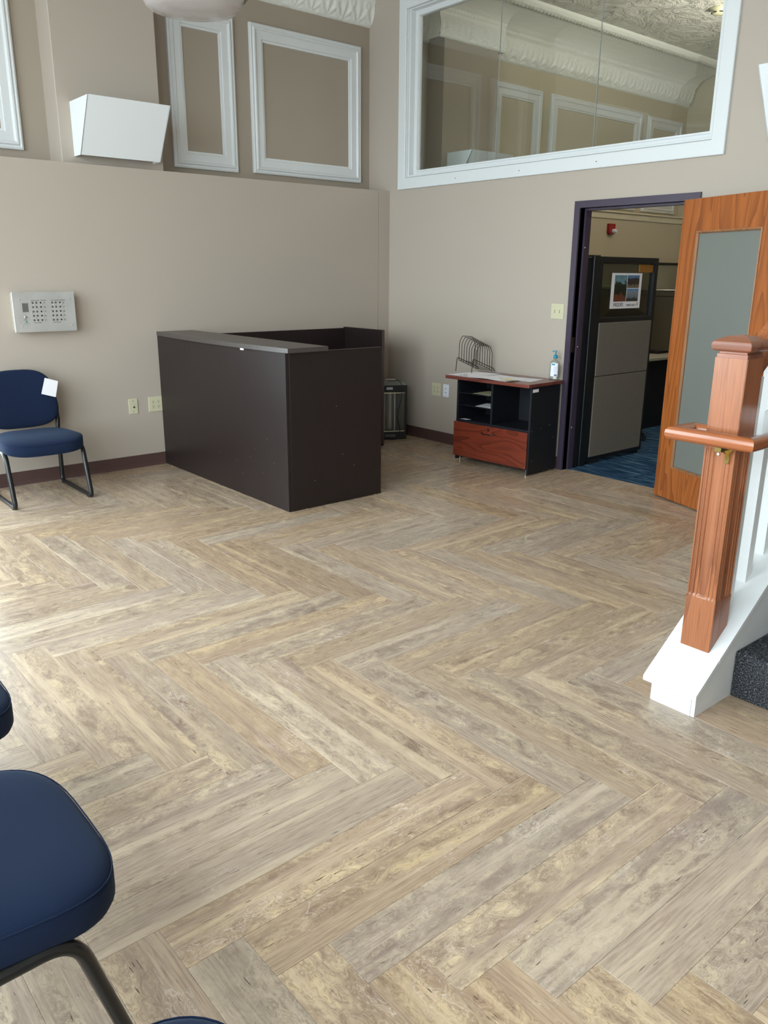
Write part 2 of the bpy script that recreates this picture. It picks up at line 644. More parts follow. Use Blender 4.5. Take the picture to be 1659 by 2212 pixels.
def text_mesh(body, size, mat, parent, place, name='lettering', depth=0.0004, align='LEFT', shear=0.0):
    """flat lettering; place = world matrix whose XY plane carries the text"""
    cu = bpy.data.curves.new('tmp_text', 'FONT')
    cu.body = body
    cu.size = size
    cu.extrude = depth
    cu.align_x = align
    cu.shear = shear
    cu.resolution_u = 2
    o = bpy.data.objects.new('tmp_text', cu)
    COL.objects.link(o)
    dg = bpy.context.evaluated_depsgraph_get()
    me = bpy.data.meshes.new_from_object(o.evaluated_get(dg))
    bpy.data.objects.remove(o)
    bpy.data.curves.remove(cu)
    me.transform(wm(parent).inverted() @ place if parent else place)
    me.materials.clear()
    me.materials.append(mat)
    ob = bpy.data.objects.new(name, me)
    COL.objects.link(ob)
    ob.parent = parent
    return ob


def frame_mat(o, x, y, z):
    """matrix from an origin and three axis vectors"""
    x, y, z = Vector(x), Vector(y), Vector(z)
    return Matrix(((x.x, y.x, z.x, o[0]), (x.y, y.y, z.y, o[1]), (x.z, y.z, z.z, o[2]), (0, 0, 0, 1)))


# ------------------------------------------------------------------ floor: herringbone planks
PW, PN = 0.149, 7
PL = PW * PN
OX, OY = 2.74, -4.69
fl = MB().box((-0.6, YF, -0.06), (XR, 0.10, -0.0035)).build('floor', simple('floor_joint', (150, 132, 112), 0.8))
struct(fl)


def project(p):
    d = Vector(p) - CAM
    z = d.dot(f_)
    if z < 0.05:
        return None
    return (829.5 + FPX * d.dot(R_) / z, 1106 - FPX * d.dot(U_) / z, z)


def bounds(p):
    return p
pieces = []
for i in range(-60, 60):
    for m in range(-5, 6):
        hx, hy = OX + (i + 14 * m) * PW, OY + i * PW
        pieces.append(('H', hx, hy, hx + PL, hy + PW))
        vx, vy = OX + (i + 7 + 14 * m) * PW, OY + (i - 6) * PW
        pieces.append(('V', vx, vy, vx + PW, vy + PL))
RX0, RX1, RY0, RY1 = 0.004, XR - 0.01, YF + 0.01, -0.006
DX0, DX1 = 2.237, 3.162
kept = []
for k, x0, y0, x1, y1 in pieces:
    ytop = RY1
    if x1 > DX0 and x0 < DX1 and y1 > RY1:
        ytop = 0.068 if (x0 >= DX0 - 0.05 and x1 <= DX1 + 0.05) else RY1
    a, b, c_, d_ = max(x0, RX0), max(y0, RY0), min(x1, RX1), min(y1, ytop)
    if c_ - a < 0.01 or d_ - b < 0.01:
        continue
    full = (abs((c_ - a) - (x1 - x0)) < 1e-5 and abs((d_ - b) - (y1 - y0)) < 1e-5)
    cx, cy = (a + c_) / 2, (b + d_) / 2
    best = 0
    for px, py in ((cx, cy), (a, b), (c_, d_), (a, d_), (c_, b)):
        q = project((px, py, 0))
        if q and -260 < q[0] < 1920 and -60 < q[1] < 2560:
            best = max(best, 1 / q[2])
    kept.append((best, k, a, b, c_, d_, full))
# the doorway: boards that run through the opening
kept.sort(key=lambda e: -e[0])
G = 0.0003
shared = None
rest = MB()
rng = random.Random(3)
for idx, (best, k, a, b, c_, d_, full) in enumerate(kept):
    cx, cy = (a + c_) / 2, (b + d_) / 2
    L, Wd = (c_ - a, d_ - b) if k == 'H' else (d_ - b, c_ - a)
    if best > 0 and idx < 298:
        if full and shared is not None:
            me = shared
        else:
            mb = MB().box((-L / 2 + G, -Wd / 2 + G, -0.004), (L / 2 - G, Wd / 2 - G, 0.0), 0.0005, 1)
            me = mb.mesh('plank', M['plank'])
            if full:
                shared = me
        o = bpy.data.objects.new('plank', me)
        o.location = (cx, cy, rng.uniform(-0.0002, 0.0002))
        o.rotation_euler = (0, 0, (0 if k == 'H' else PI / 2) + (PI if rng.random() < 0.5 else 0))
        o.parent = fl
        COL.objects.link(o)
    else:
        rest.box((a + G, b + G, -0.0045), (c_ - G, d_ - G, 0.0))
o = rest.build('plank', M['plank'])
o.parent = fl
o['kind'] = 'stuff'

# ------------------------------------------------------------------ left wall: deep lower wall, recessed upper wall, pilasters
BZ = 2.297
bump = MB()
bump.box((-0.5, -0.137, 0), (0, 0, BZ))
bump.box((-0.5, LW[1], 0), (0, -0.1405, BZ))
bump.box((-0.5, LW[0], LW[3]), (0, LW[1], BZ))
bump.box((-0.5, LW[0], 0), (0, LW[1], LW[2]))
bump.box((-0.5, YF, 0), (0, LW[0], BZ))
wl = bump.build('wall_left', M['wall'])
struct(wl)
MB().box((-0.49, -0.1405, 0), (-0.004, -0.137, BZ - 0.003)).build('joint_strip', M['hole'], wl)
MB().box((-0.62, YF, BZ), (UX, 0, ZC + 0.1)).build('upper_wall', M['wall_dark'], wl)


def pilaster(y0, y1, parent, mat, zb=BZ):
    MB().box((UX - 0.02, y0, zb), (-0.075, y1, ZC), 0.004, 1).build('pilaster', mat, parent)


pilaster(-3.047, -2.262, wl, M['wall'])
# left wall's glazed door (off frame, gives the sheen on the floor)
g = thing('window_2', None, None, (0, LW[0], LW[2]))
MB().ring(lambda u, v, h: (h, u, v), LW[0], LW[2], LW[1], LW[3], [(0, 0.01), (0.07, 0.01), (0.07, -0.08), (0, -0.08)]).build('window_frame', M['black_metal'], g)
MB().box((-0.05, LW[0] + 0.05, LW[2] + 0.05), (-0.044, LW[1] - 0.05, LW[3] - 0.05)).build('pane', M['glass'], g)

# ------------------------------------------------------------------ back wall with door opening and interior window
DZ = 2.033
WX0, WX1, WZ0, WZ1 = 0.232, 3.245, 2.398, 3.79
bw = MB()
bw.box((-0.6, 0, -0.05), (DX0, WT, WZ0))
bw.box((DX1, 0, -0.05), (XR, WT, WZ0))
bw.box((DX0, 0, DZ), (DX1, WT, WZ0))
bw.box((-0.6, 0, WZ0), (WX0, WT, ZC + 0.1))
bw.box((WX1, 0, WZ0), (XR, WT, ZC + 0.1))
bw.box((WX0, 0, WZ1), (WX1, WT, ZC + 0.1))
wb = bw.build('wall_back', M['wall'])
struct(wb)

# window: casing, stepped jamb, three butt-jointed panes
win = thing('window_1', 'wide white-framed interior window high in the back wall', None, (0, 0, WZ0))
fnB = lambda u, v, h: (u, -h, v)
MB().ring(fnB, 0.135, 2.300, 3.342, 3.872, [(0, 0), (0, 0.02), (0.004, 0.024), (0.092, 0.024), (0.097, 0.02), (0.097, 0)]).build('casing', M['white'], win, smooth=False)
MB().ring(fnB, WX0, WZ0, WX1, WZ1, [(0, 0.0), (0.004, 0.012), (0.012, 0.012), (0.014, -0.01), (0.022, -0.012), (0.022, -0.07), (0.05, -0.07), (0.054, -0.064), (0.066, -0.064), (0.068, -0.086), (0.068, -0.11), (0, -0.11)]).build('jamb', M['white'], win)
sx_ = [WX0 + 0.06, 1.255, 2.235, WX1 - 0.06]
for a, b in zip(sx_, sx_[1:]):
    MB().box((a + 0.0015, 0.089, WZ0 + 0.06), (b - 0.0015, 0.095, WZ1 - 0.06)).build('pane', M['glass'], win)
for q in sx_[1:3]:
    MB().box((q - 0.002, 0.0875, WZ0 + 0.065), (q + 0.002, 0.0965, WZ1 - 0.065)).build('pane_seam', simple('silicone_seam', (140, 146, 143), 0.4), win)
for qx in (0.9, 1.62, 2.36):
    MB().lathe([(0, 0), (0.004, 0), (0.004, 0.0012), (0, 0.0015)], seg=8, mat=frame_mat((qx, -0.024, 2.345), (1, 0, 0), (0, 0, 1), (0, -1, 0))).build('nail_head', M['hole'], win)

# ------------------------------------------------------------------ remaining shell
cl = MB().box((-0.6, YF - 0.2, ZC), (XR, 0, ZC + 0.1)).build('ceiling', M['ceiling']); struct(cl)
rw = MB().box((XR, YF - 0.2, -0.05), (XR + 0.15, WT, ZC)).build('wall_right', M['wall']); struct(rw)
fw = MB()
fw.box((-0.6, YF - 0.15, -0.05), (XR, YF, FZ0))
fw.box((-0.6, YF - 0.15, FZ1), (XR, YF, ZC))
xs = [-0.6] + [q for ab in FW for q in ab] + [XR]
for i in range(0, len(xs), 2):
    fw.box((xs[i], YF - 0.15, FZ0), (xs[i + 1], YF, FZ1))
fwo = fw.build('wall_front', M['wall']); struct(fwo)
for n_, (a, b) in enumerate(FW):
    g = thing('window_%d' % (n_ + 3), None, None, (a, YF, FZ0))
    MB().ring(lambda u, v, h: (u, YF - 0.05 + h, v), a, FZ0, b, FZ1, [(0, 0.03), (0.05, 0.03), (0.05, -0.03), (0, -0.03)]).build('window_frame', M['white'], g)
    MB().box((a + 0.04, YF - 0.053, FZ0 + 0.04), (b - 0.04, YF - 0.047, FZ1 - 0.04)).build('pane', M['glass'], g)
# street pavement outside the windows
st = MB().box((-6, YF - 8, -0.2), (12, YF - 0.2, -0.1)).build('floor', simple('pavement', (150, 148, 142), 0.9)); struct(st)

# office shell behind the partition
ofl = MB().box((-0.6, 0.10, -0.06), (XE, YE, -0.006)).build('floor', simple('carpet_joint', (10, 26, 46), 0.9)); struct(ofl)
TS = 0.5
for ix in range(-1, 9):
    for iy in range(0, 11):
        x0, y0 = 0.24 + ix * TS, 0.07 + iy * TS
        x1, y1 = x0 + TS, y0 + TS
        if iy == 0 and not (x0 > 1.6 and x1 < 3.4):
            y0 = 0.122
        if x1 > 4.3 or y1 > YE or x0 < -0.3:
            continue
        a, b = x0, x1
        if iy == 0 and y0 < 0.1:
            a, b = max(x0, DX0), min(x1, DX1)
            if b - a < 0.02:
                continue
            # the strip inside the door opening, then the rest of the tile beyond it
        o = MB().box((a + 0.0008, y0, -0.0055), (b - 0.0008, y1 - 0.0008, 0.001), 0.001, 1).build('carpet_tile', M['blue_carpet'], origin=((a + b) / 2, (y0 + y1) / 2, 0))
        o.parent = ofl
ow = MB()
ow.box((-0.62, WT, BZ), (UX, YE, ZC + 0.1))
ow.box((-0.5, WT, -0.05), (0, YE, 2.215))
wo = ow.build('wall_office_left', M['office_wall']); struct(wo)
MB().box((-0.45, WT, 2.215), (0.012, YE, 2.30), 0.004, 1).box((0.0, WT, 2.285), (0.03, YE, 2.305), 0.004, 1).build('ledge_trim', simple('cream_trim', (212, 204, 182), 0.5), wo)
MB().box((UX - 0.02, 0.74, 2.3), (-0.075, 1.51, ZC), 0.004, 1).build('pilaster', M['wall_dark'], wo)
we = MB().box((-0.6, YE, -0.05), (XE, YE + 0.1, ZC + 0.1)).build('wall_office_back', M['office_wall']); struct(we)
wr = MB().box((XE, WT, -0.05), (XE + 0.1, YE, ZC + 0.1)).build('wall_office_right', M['office_wall']); struct(wr)
oc = MB().box((-0.6, 0, ZC), (XE, YE, ZC + 0.1)).build('ceiling', M['ceiling']); struct(oc)
lf = thing('added_uplight', 'added white uplight housing under the embossed office ceiling, out of view', 'added light', (3.0, 2.9, 3.1))  # fixture added around the office fill light, never in view
MB().tube([(3.0, 2.72, 3.15), (3.0, 2.72, ZC)], 0.006, 6).build('stem', M['white'], lf)
MB().ring(lambda u, v, h: (u, v, 3.1 + h), 2.35, 2.7, 3.65, 3.1, [(0, 0), (0, 0.09), (0.03, 0.09), (0.03, 0)]).build('housing', M['white'], lf)

# ------------------------------------------------------------------ embossed tin cove
prof = [(-0.312, 3.732), (-0.300, 3.738), (-0.283, 3.768), (-0.262, 3.80), (-0.243, 3.852), (-0.232, 3.90), (-0.218, 3.943), (-0.18, 3.99), (-0.12, 4.03),
        (-0.04, 4.06), (0.05, 4.08), (0.14, 4.09), (0.20, 4.09), (0.235, 4.07), (0.275, 4.062), (0.315, 4.072), (0.34, 4.10), (0.345, 4.121)]


def resample(pr, step):
    P = [Vector((a, b)) for a, b in pr]
    out, S = [], 0.0
    for a, b in zip(P, P[1:]):
        n = max(1, int(round((b - a).length / step)))
        for k in range(n):
            q = a.lerp(b, k / n)
            out.append((q, S + (b - a).length * k / n, (b - a).normalized()))
        S += (b - a).length
    out.append((P[-1], S, (P[-1] - P[-2]).normalized()))
    return out


def relief(y, s, S):
    """height of the embossing at distance s along the profile"""
    u = y / 0.17
    du = (u - round(u)) * 0.17
    h = 0.0
    if 0.015 < s < 0.25:                                    # acanthus leaves
        vv = s - 0.03
        th = math.atan2(du, vv + 0.015)
        rr = math.hypot(du, vv)
        env = max(0.0, 1 - (rr / 0.17) ** 4) * min(1, (s - 0.01) / 0.02)
        h += 0.006 * env * 2.0 * (0.5 + 0.5 * math.cos(th * 9))
        du2 = (u + 0.5 - round(u + 0.5)) * 0.17             # scrolls between the leaves
        r2 = math.hypot(du2, s - 0.17)
        h += 0.010 * math.exp(-((r2 - 0.026) / 0.009) ** 2) + 0.004 * math.exp(-(r2 / 0.009) ** 2)
        r3 = math.hypot(du2, s - 0.085)
        h += 0.005 * math.exp(-((r3 - 0.02) / 0.008) ** 2)
    if 0.255 < s < 0.30:                                    # bead row
        d = (y / 0.045 - round(y / 0.045)) * 0.045
        h += 0.008 * max(0, 1 - (math.hypot(d, s - 0.277) / 0.021) ** 2)
    if S - 0.16 < s < S - 0.05:                             # rope band
        q = math.sin((y + (s - S + 0.1) * 0.9) / 0.055 * 2 * PI)
        h += 0.014 * max(0, q) * (1 - abs(s - (S - 0.105)) / 0.055)
    h += 0.0015 * math.sin(y * 61 + s * 47) * math.sin(y * 37 - s * 71)
    return h


def cove(name, y0, y1, dx=0.0, step=0.0125, parent=None, cap=False):
    rs = resample(prof, 0.0115)
    S = rs[-1][1]
    ny = max(2, int((y1 - y0) / step))
    verts, faces = [], []
    for j in range(ny + 1):
        y = y0 + (y1 - y0) * j / ny
        for q, s_, tg in rs:
            nrm = Vector((tg.y, -tg.x))
            h = relief(y, s_, S)
            sh = dx * max(0.0, 1 - s_ / (S * 0.75))
            verts.append((q.x + sh + nrm.x * h, y, q.y + nrm.y * h))
    m = len(rs)
    for j in range(ny):
        for k in range(m - 1):
            a = j * m + k
            faces.append((a, a + m, a + m + 1, a + 1))
    if cap:
        for j in (0, ny):
            base = len(verts)
            for q, s_, tg in rs:
                sh = dx * max(0.0, 1 - s_ / (S * 0.75))
                verts.append((q.x + sh, y0 if j == 0 else y1, q.y))
            verts.append((UX - 0.01, y0 if j == 0 else y1, 4.12))
            verts.append((UX - 0.01, y0 if j == 0 else y1, 3.732))
            faces.append(tuple(range(base, base + m + 2)))
    me = bpy.data.meshes.new(name)
    me.from_pydata(verts, [], faces)
    me.materials.append(M['tin'])
    me.shade_smooth()
    o = bpy.data.objects.new(name, me)
    COL.objects.link(o)
    if parent:
        o.parent = parent
    return o


c1 = thing('trim_1', 'white embossed tin cove above the left wall', None, (0, 0, 0))
cove('cove', -3.6, -0.002, parent=c1)
cove('cove', YF + 0.02, -3.6, step=0.03, parent=c1)
cove('cove_return', -3.13, -2.18, dx=0.24, parent=c1, cap=True)
c2 = thing('trim_2', 'white embossed tin cove of the office beyond the window', None, (0, 0, 0))
cove('cove', WT + 0.002, YE - 0.02, parent=c2)
cove('cove_return', 0.66, 1.59, dx=0.24, parent=c2, cap=True)

# ------------------------------------------------------------------ white panel mouldings on the upper wall
fnL = lambda u, v, h: (UX + h, u, v)
MPROF = [(0, 0), (0, 0.024), (0.012, 0.030), (0.026, 0.024), (0.034, 0.036), (0.046, 0.036), (0.052, 0.026), (0.060, 0.022), (0.112, 0.022),
         (0.116, 0.014), (0.132, 0.012), (0.134, 0)]
tn = 3
for y0, y1, z0, z1, lab in ((-1.308, -0.119, 2.384, 3.553, 'wide white panel moulding nearest the corner'), (-2.058, -1.464, 2.373, 3.548, 'narrow white panel moulding beside the pilaster'),
                       (-4.45, -3.238, 2.387, 3.553, 'white panel moulding left of the pilaster'),
                       (1.70, 2.50, 2.37, 3.53, 'narrow white panel moulding seen through the window'),
                       (2.66, 4.48, 2.37, 3.53, 'wide white panel moulding seen through the window'),
                       (4.63, 5.43, 2.37, 3.53, 'farthest white panel moulding in the office')):
    o = MB().ring(fnL, y0, z0, y1, z1, MPROF).build('trim_%d' % tn, M['white'], origin=(UX, y0, z0))
    struct(o, lab)
    tn += 1

# ------------------------------------------------------------------ baseboards
bbp = [(0.0, 0.0), (0.012, 0.0), (0.0065, 0.012), (0.004, 0.030), (0.0035, 0.098), (0.0, 0.102)]
b1 = MB().prism(bbp, lambda p: (p[0], LW[1] + 0.02, p[1]), lambda p: (p[0], -0.002, p[1])).build('baseboard_left', M['vinyl']); struct(b1)
b2 = MB().prism(bbp, lambda p: (0.002, -p[0], p[1]), lambda p: (2.185, -p[0], p[1])).build('baseboard_back', M['vinyl']); struct(b2)
b3 = MB().prism(bbp, lambda p: (3.216, -p[0], p[1]), lambda p: (4.78, -p[0], p[1])).build('baseboard_back.001', M['vinyl']); struct(b3)

# ------------------------------------------------------------------ purple steel door frame
tr = thing('trim_9', 'dark purple steel door frame', None, (DX0, 0, 0))
fo, fi = 0.05, 0.0
pf = [(-0.05, -0.001), (-0.05, 0.016), (0.0, 0.016), (0.0, -0.048), (0.016, -0.048), (0.016, -0.105), (0.0, -0.105), (0.0, -0.136), (-0.05, -0.136), (-0.05, -0.121)]


def jamb_prism(side):
    s = MB()
    if side == 'L':
        s.prism(pf, lambda p: (DX0 + p[0], -p[1], 0), lambda p: (DX0 + p[0], -p[1], DZ - p[0]))
    else:
        s.prism(pf, lambda p: (DX1 - p[0], -p[1], 0), lambda p: (DX1 - p[0], -p[1], DZ - p[0]))
    return s


jamb_prism('L').build('jamb', M['purple'], tr)
jamb_prism('R').build('jamb', M['purple'], tr)
MB().prism(pf, lambda p: (DX0 + p[0], -p[1], DZ - p[0]), lambda p: (DX1 - p[0], -p[1], DZ - p[0])).build('head', M['purple'], tr)
MB().box((DX0 - 0.001, 0.004, 0.955), (DX0 + 0.0025, 0.036, 1.075), 0.001, 1).build('strike_plate', simple('aged_bronze', (70, 58, 40), 0.35, 0.8), tr)
MB().box((DX0 + 0.001, 0.012, 0.985), (DX0 + 0.0032, 0.028, 1.045)).build('strike_hole', M['hole'], tr)
for z in (0.35, 1.0, 1.75):
    MB().lathe([(0, 0), (0.005, 0), (0.004, 0.003), (0, 0.004)], seg=8, mat=frame_mat((DX0 + 0.016, 0.06, z), (0, 1, 0), (0, 0, 1), (1, 0, 0))).build('silencer', M['shelf'], tr)

# ------------------------------------------------------------------ oak door, swung wide open
DA = 0.346
door = thing('door_1', 'open oak door with a frosted glass light', None, (3.16, -0.119, 0.0), -DA)
DWd, DTk = 0.905, 0.044
door_m = wm(door)


def dbox(a, b, name, mat, bev=0.0, world=False):
    return MB().box(a, b, bev, 1).build(name, mat, door, world=False)


gx0, gx1, gz0, gz1 = 0.150, 0.716, 0.238, 1.828
slab = MB()
slab.box((0, 0, 0.012), (gx0, DTk, 2.029), 0.0015, 1)
slab.box((gx1, 0, 0.012), (DWd, DTk, 2.029), 0.0015, 1)
slab.box((gx0 - 0.001, 0.0002, 0.012), (gx1 + 0.001, DTk - 0.0002, gz0))
slab.box((gx0 - 0.001, 0.0002, gz1), (gx1 + 0.001, DTk - 0.0002, 2.029))
slab.build('leaf', M['oak'], door, world=False)
MB().ring(lambda u, v, h: (u, h, v), gx0, gz0, gx1, gz1, [(0, -0.004), (0.009, -0.006), (0.016, 0.004), (0.016, 0.012), (0, 0.012)]).build('glazing_bead', wood('bead_wood', (160, 112, 74), (118, 78, 50), 'Z', 0.4), door, world=False)
MB().ring(lambda u, v, h: (u, h, v), gx0, gz0, gx1, gz1, [(0, 0.032), (0.016, 0.032), (0.016, 0.05), (0, 0.048)]).build('glazing_bead', M['oak'], door, world=False)
MB().box((gx0 + 0.004, 0.014, gz0 + 0.004), (gx1 - 0.004, 0.021, gz1 - 0.004)).build('glass_pane', M['frosted'], door, world=False)
for z in (0.25, 1.02, 1.80):
    MB().tube([(-0.008, 0.052, z - 0.05), (-0.008, 0.052, z + 0.05)], 0.007, 10).box((-0.008, 0.044, z - 0.05), (0.0, 0.052, z + 0.05)).build('hinge', M['chrome'], door, world=False, smooth=True)
for sgn, yy in ((-1, -0.001), (1, DTk + 0.001)):
    MB().lathe([(0.026, 0), (0.026, 0.005), (0.012, 0.008), (0.010, 0.03), (0.024, 0.042), (0.027, 0.054), (0.02, 0.064), (0, 0.066)], seg=20,
               mat=frame_mat((DWd - 0.065, yy, 1.0), (1, 0, 0), (0, 0, 1 if sgn < 0 else -1), (0, sgn, 0))).build('door_knob', M['chrome'], door, world=False, smooth=True)

# ------------------------------------------------------------------ wall sconces (white up-light wedges)
def sconce(origin, rz, label, group='white wedge up-light wall sconces'):
    """local +x leaves the wall, y along the wall, origin at the bottom of the wall face"""
    t_ = thing('wall_sconce', label, 'wall lamp', origin, rz, group)
    hw, H = 0.305, 0.362
    dt, db, tk = 0.352, 0.125, 0.006
    b = MB()
    b.prism([(-hw, db), (hw, db), (hw, dt), (-hw, dt)][:4], lambda p: (p[1] - tk, p[0], 0.0 if p[1] == db else H),
            lambda p: (p[1], p[0], 0.0 if p[1] == db else H))
    for s_ in (-1, 1):
        y0, y1 = (s_ * hw, s_ * (hw - tk))
        b.prism([(0.0, 0), (db, 0), (dt, H), (0.0, H)], lambda p, y0=y0: (p[0], y0, p[1]), lambda p, y1=y1: (p[0], y1, p[1]))
    b.build('shade', M['white_matte'], t_, world=False)
    MB().box((0.0, -hw + tk, 0.012), (db, hw - tk, 0.018)).build('bottom_diffuser', M['grey_top'], t_, world=False)
    MB().box((0.0, -0.12, 0.12), (0.05, 0.12, 0.22), 0.004, 1).build('lamp_holder', M['white_plastic'], t_, world=False)
    MB().tube([(0.09, -0.14, 0.19), (0.09, 0.14, 0.19)], 0.016, 10).build('lamp_tube', M['white_plastic'], t_, world=False, smooth=True)
    return t_


sconce((-0.075, -2.650, 2.350), 0, 'white wedge-shaped wall sconce on the pilaster of the left wall')
sconce((3.975, 0.0, 2.350), -PI / 2, 'white wedge-shaped wall sconce cut off at the right edge above the oak door')
sconce((-0.075, 1.121, 2.355), 0, 'white wedge-shaped wall sconce seen through the interior window')

# ------------------------------------------------------------------ acrylic pendant
pc = Vector((1.44, -2.74, 0))
pz = 3.02
pen = thing('pendant_light', 'large clear acrylic dome pendant light at the top edge of the picture', 'pendant light', (pc.x, pc.y, pz))
MB().lathe([(0.0, -0.030), (0.10, -0.027), (0.20, -0.016), (0.262, 0.0), (0.270, 0.010), (0.276, 0.022), (0.305, 0.075), (0.299, 0.078), (0.268, 0.03), (0.25, 0.010), (0.19, -0.006), (0.0, -0.020)],
           (pc.x, pc.y, pz), 56).build('lens', M['lens'], pen, smooth=True)
dome = [(0.308, 0.070), (0.315, 0.078), (0.312, 0.088)]
for k in range(12):
    a = k / 11
    dome.append((0.298 - 0.2 * a ** 1.5, 0.10 + 0.34 * math.sin(a * PI / 2)))
inner = [(max(0.05, r - 0.008), z - 0.002) for r, z in reversed(dome)]
MB().lathe(dome + inner, (pc.x, pc.y, pz), 56).build('dome', M['acrylic'], pen, smooth=True)
MB().lathe([(0.313, 0.064), (0.32, 0.068), (0.32, 0.084), (0.313, 0.088), (0.310, 0.084), (0.310, 0.068), (0.313, 0.064)], (pc.x, pc.y, pz), 56).build('clamp_band', M['chrome'], pen, smooth=True)
MB().lathe([(0, 0.42), (0.10, 0.42), (0.105, 0.44), (0.095, 0.62), (0.04, 0.66), (0, 0.66)], (pc.x, pc.y, pz), 24).build('ballast_housing', M['white'], pen, smooth=True)
MB().tube([(pc.x, pc.y, pz + 0.65), (pc.x, pc.y, ZC)], 0.008, 8).build('stem', M['white'], pen)
MB().lathe([(0, 0.10), (0.03, 0.11), (0.045, 0.18), (0.03, 0.27), (0.018, 0.30), (0.018, 0.43), (0, 0.43)], (pc.x, pc.y, pz), 20).build('lamp_bulb', M['white_plastic'], pen, smooth=True)

# smoke detector on the office ceiling
sd = thing('smoke_detector', 'round white smoke detector on the ceiling beyond the interior window', 'detector', (1.38, 3.12, ZC))
MB().lathe([(0, -0.012), (0.085, -0.012), (0.085, 0.0), (0, 0.0)], (1.38, 3.12, ZC - 0.001), 28).build('base', M['ivory'], sd, smooth=True)
MB().lathe([(0, -0.062), (0.04, -0.06), (0.06, -0.045), (0.075, -0.012), (0, -0.012)], (1.38, 3.12, ZC), 28).build('cover', M['ivory'], sd, smooth=True)
for k in range(6):
    a = k * PI / 3
    MB().box((-0.018, 0.052, -0.047), (0.018, 0.067, -0.040), mat=Matrix.Translation((1.38, 3.12, ZC)) @ Matrix.Rotation(a, 4, 'Z')).build('vent_slot', M['hole'], sd)

# ------------------------------------------------------------------ intercom panel on the left wall
IY0, IY1, IZ0, IZ1, IX = -3.553, -3.112, 1.122, 1.404, 0.08
ip = thing('intercom_panel', 'brushed metal intercom panel with rows of buttons above the chair on the left wall', 'intercom', (0, (IY0 + IY1) / 2, IZ0))
MB().box((0.0, IY0 + 0.012, IZ0 + 0.012), (IX - 0.012, IY1 - 0.012, IZ1 - 0.012), 0.003, 1).build('back_box', M['shelf'], ip)
MB().box((IX - 0.016, IY0, IZ0), (IX, IY1, IZ1), 0.004, 2).build('faceplate', M['steel'], ip)
IW, IH = IY1 - IY0, IZ1 - IZ0
FX = IX + 0.0


def ipos(u, v):
    """fraction across/down the face plate"""
    return (IY0 + u * IW, IZ1 - v * IH)


def disc(u, v, r, h, mat, name, sq=False):
    y, z = ipos(u, v)
    MB().lathe([(0, 0), (r, 0), (r, h * 0.7), (r * 0.75, h), (0, h)], seg=12, mat=frame_mat((FX - 0.0005, y, z), (0, 1, 0), (0, 0, 1), (1, 0, 0))).build(name, mat, ip, smooth=True)


for u, v in ((0.12, 0.18), (0.92, 0.19), (0.12, 0.84), (0.92, 0.85), (0.29, 0.23), (0.29, 0.53)):
    disc(u, v, 0.0045, 0.003, M['chrome'], 'screw')
# speaker slots
for k in range(9):
    y, z = ipos(0.155 + 0.0105 * k, 0.0)
    zt_, zb_ = ipos(0, 0.27 + (0.012 if k % 2 else 0))[1], ipos(0, 0.50 - (0.012 if k % 2 else 0))[1]
    MB().box((FX - 0.0004, y - 0.0014, zb_), (FX + 0.0006, y + 0.0014, zt_)).build('speaker_slot', M['hole'], ip)
rows = [0.27, 0.375, 0.485, 0.59, 0.70]
btn_mat = simple('grey_button', (92, 92, 90), 0.35, 0.4)
for cx, nums in ((0.315, ('17', '18', '19', '20', '20')), (0.625, ('26', '27', '28', '29', '30'))):
    nums = ('17', '18', '19', '20', '21') if cx < 0.5 else nums
    for r, v in enumerate(rows):
        for k in range(2):
            disc(cx + k * 0.058, v, 0.0072, 0.004, btn_mat, 'button')
        disc(cx + 0.128, v, 0.0062, 0.0015, M['ink'], 'indicator')
        y, z = ipos(cx + 0.165, v + 0.022)
        text_mesh(nums[r], 0.016, M['ink'], ip, frame_mat((FX + 0.0003, y, z), (0, 1, 0), (0, 0, 1), (1, 0, 0)))
    for v in (0.325, 0.645):
        disc(cx + 0.029, v, 0.0042, 0.003, M['chrome'], 'screw')
        disc(cx + 0.150, v, 0.0042, 0.003, M['chrome'], 'screw')
    for s_, u, v in (('TALK LISTEN', cx - 0.018, 0.225), ('TROUBLE', cx + 0.125, 0.222), ('TALK LISTEN', cx - 0.012, 0.775)):
        y, z = ipos(u, v)
        text_mesh(s_, 0.0098, M['ink'], ip, frame_mat((FX + 0.0003, y, z), (0, 1, 0), (0, 0, 1), (1, 0, 0)))
disc(0.185, 0.62, 0.010, 0.008, M['chrome'], 'call_button')
disc(0.19, 0.73, 0.0055, 0.003, M['green'], 'indicator')
for s_, v, mt in (('RESET', 0.695, M['ink']), ('POWER', 0.785, M['green'])):
    y, z = ipos(0.155, v)
    text_mesh(s_, 0.008, mt, ip, frame_mat((FX + 0.0003, y, z), (0, 1, 0), (0, 0, 1), (1, 0, 0)))

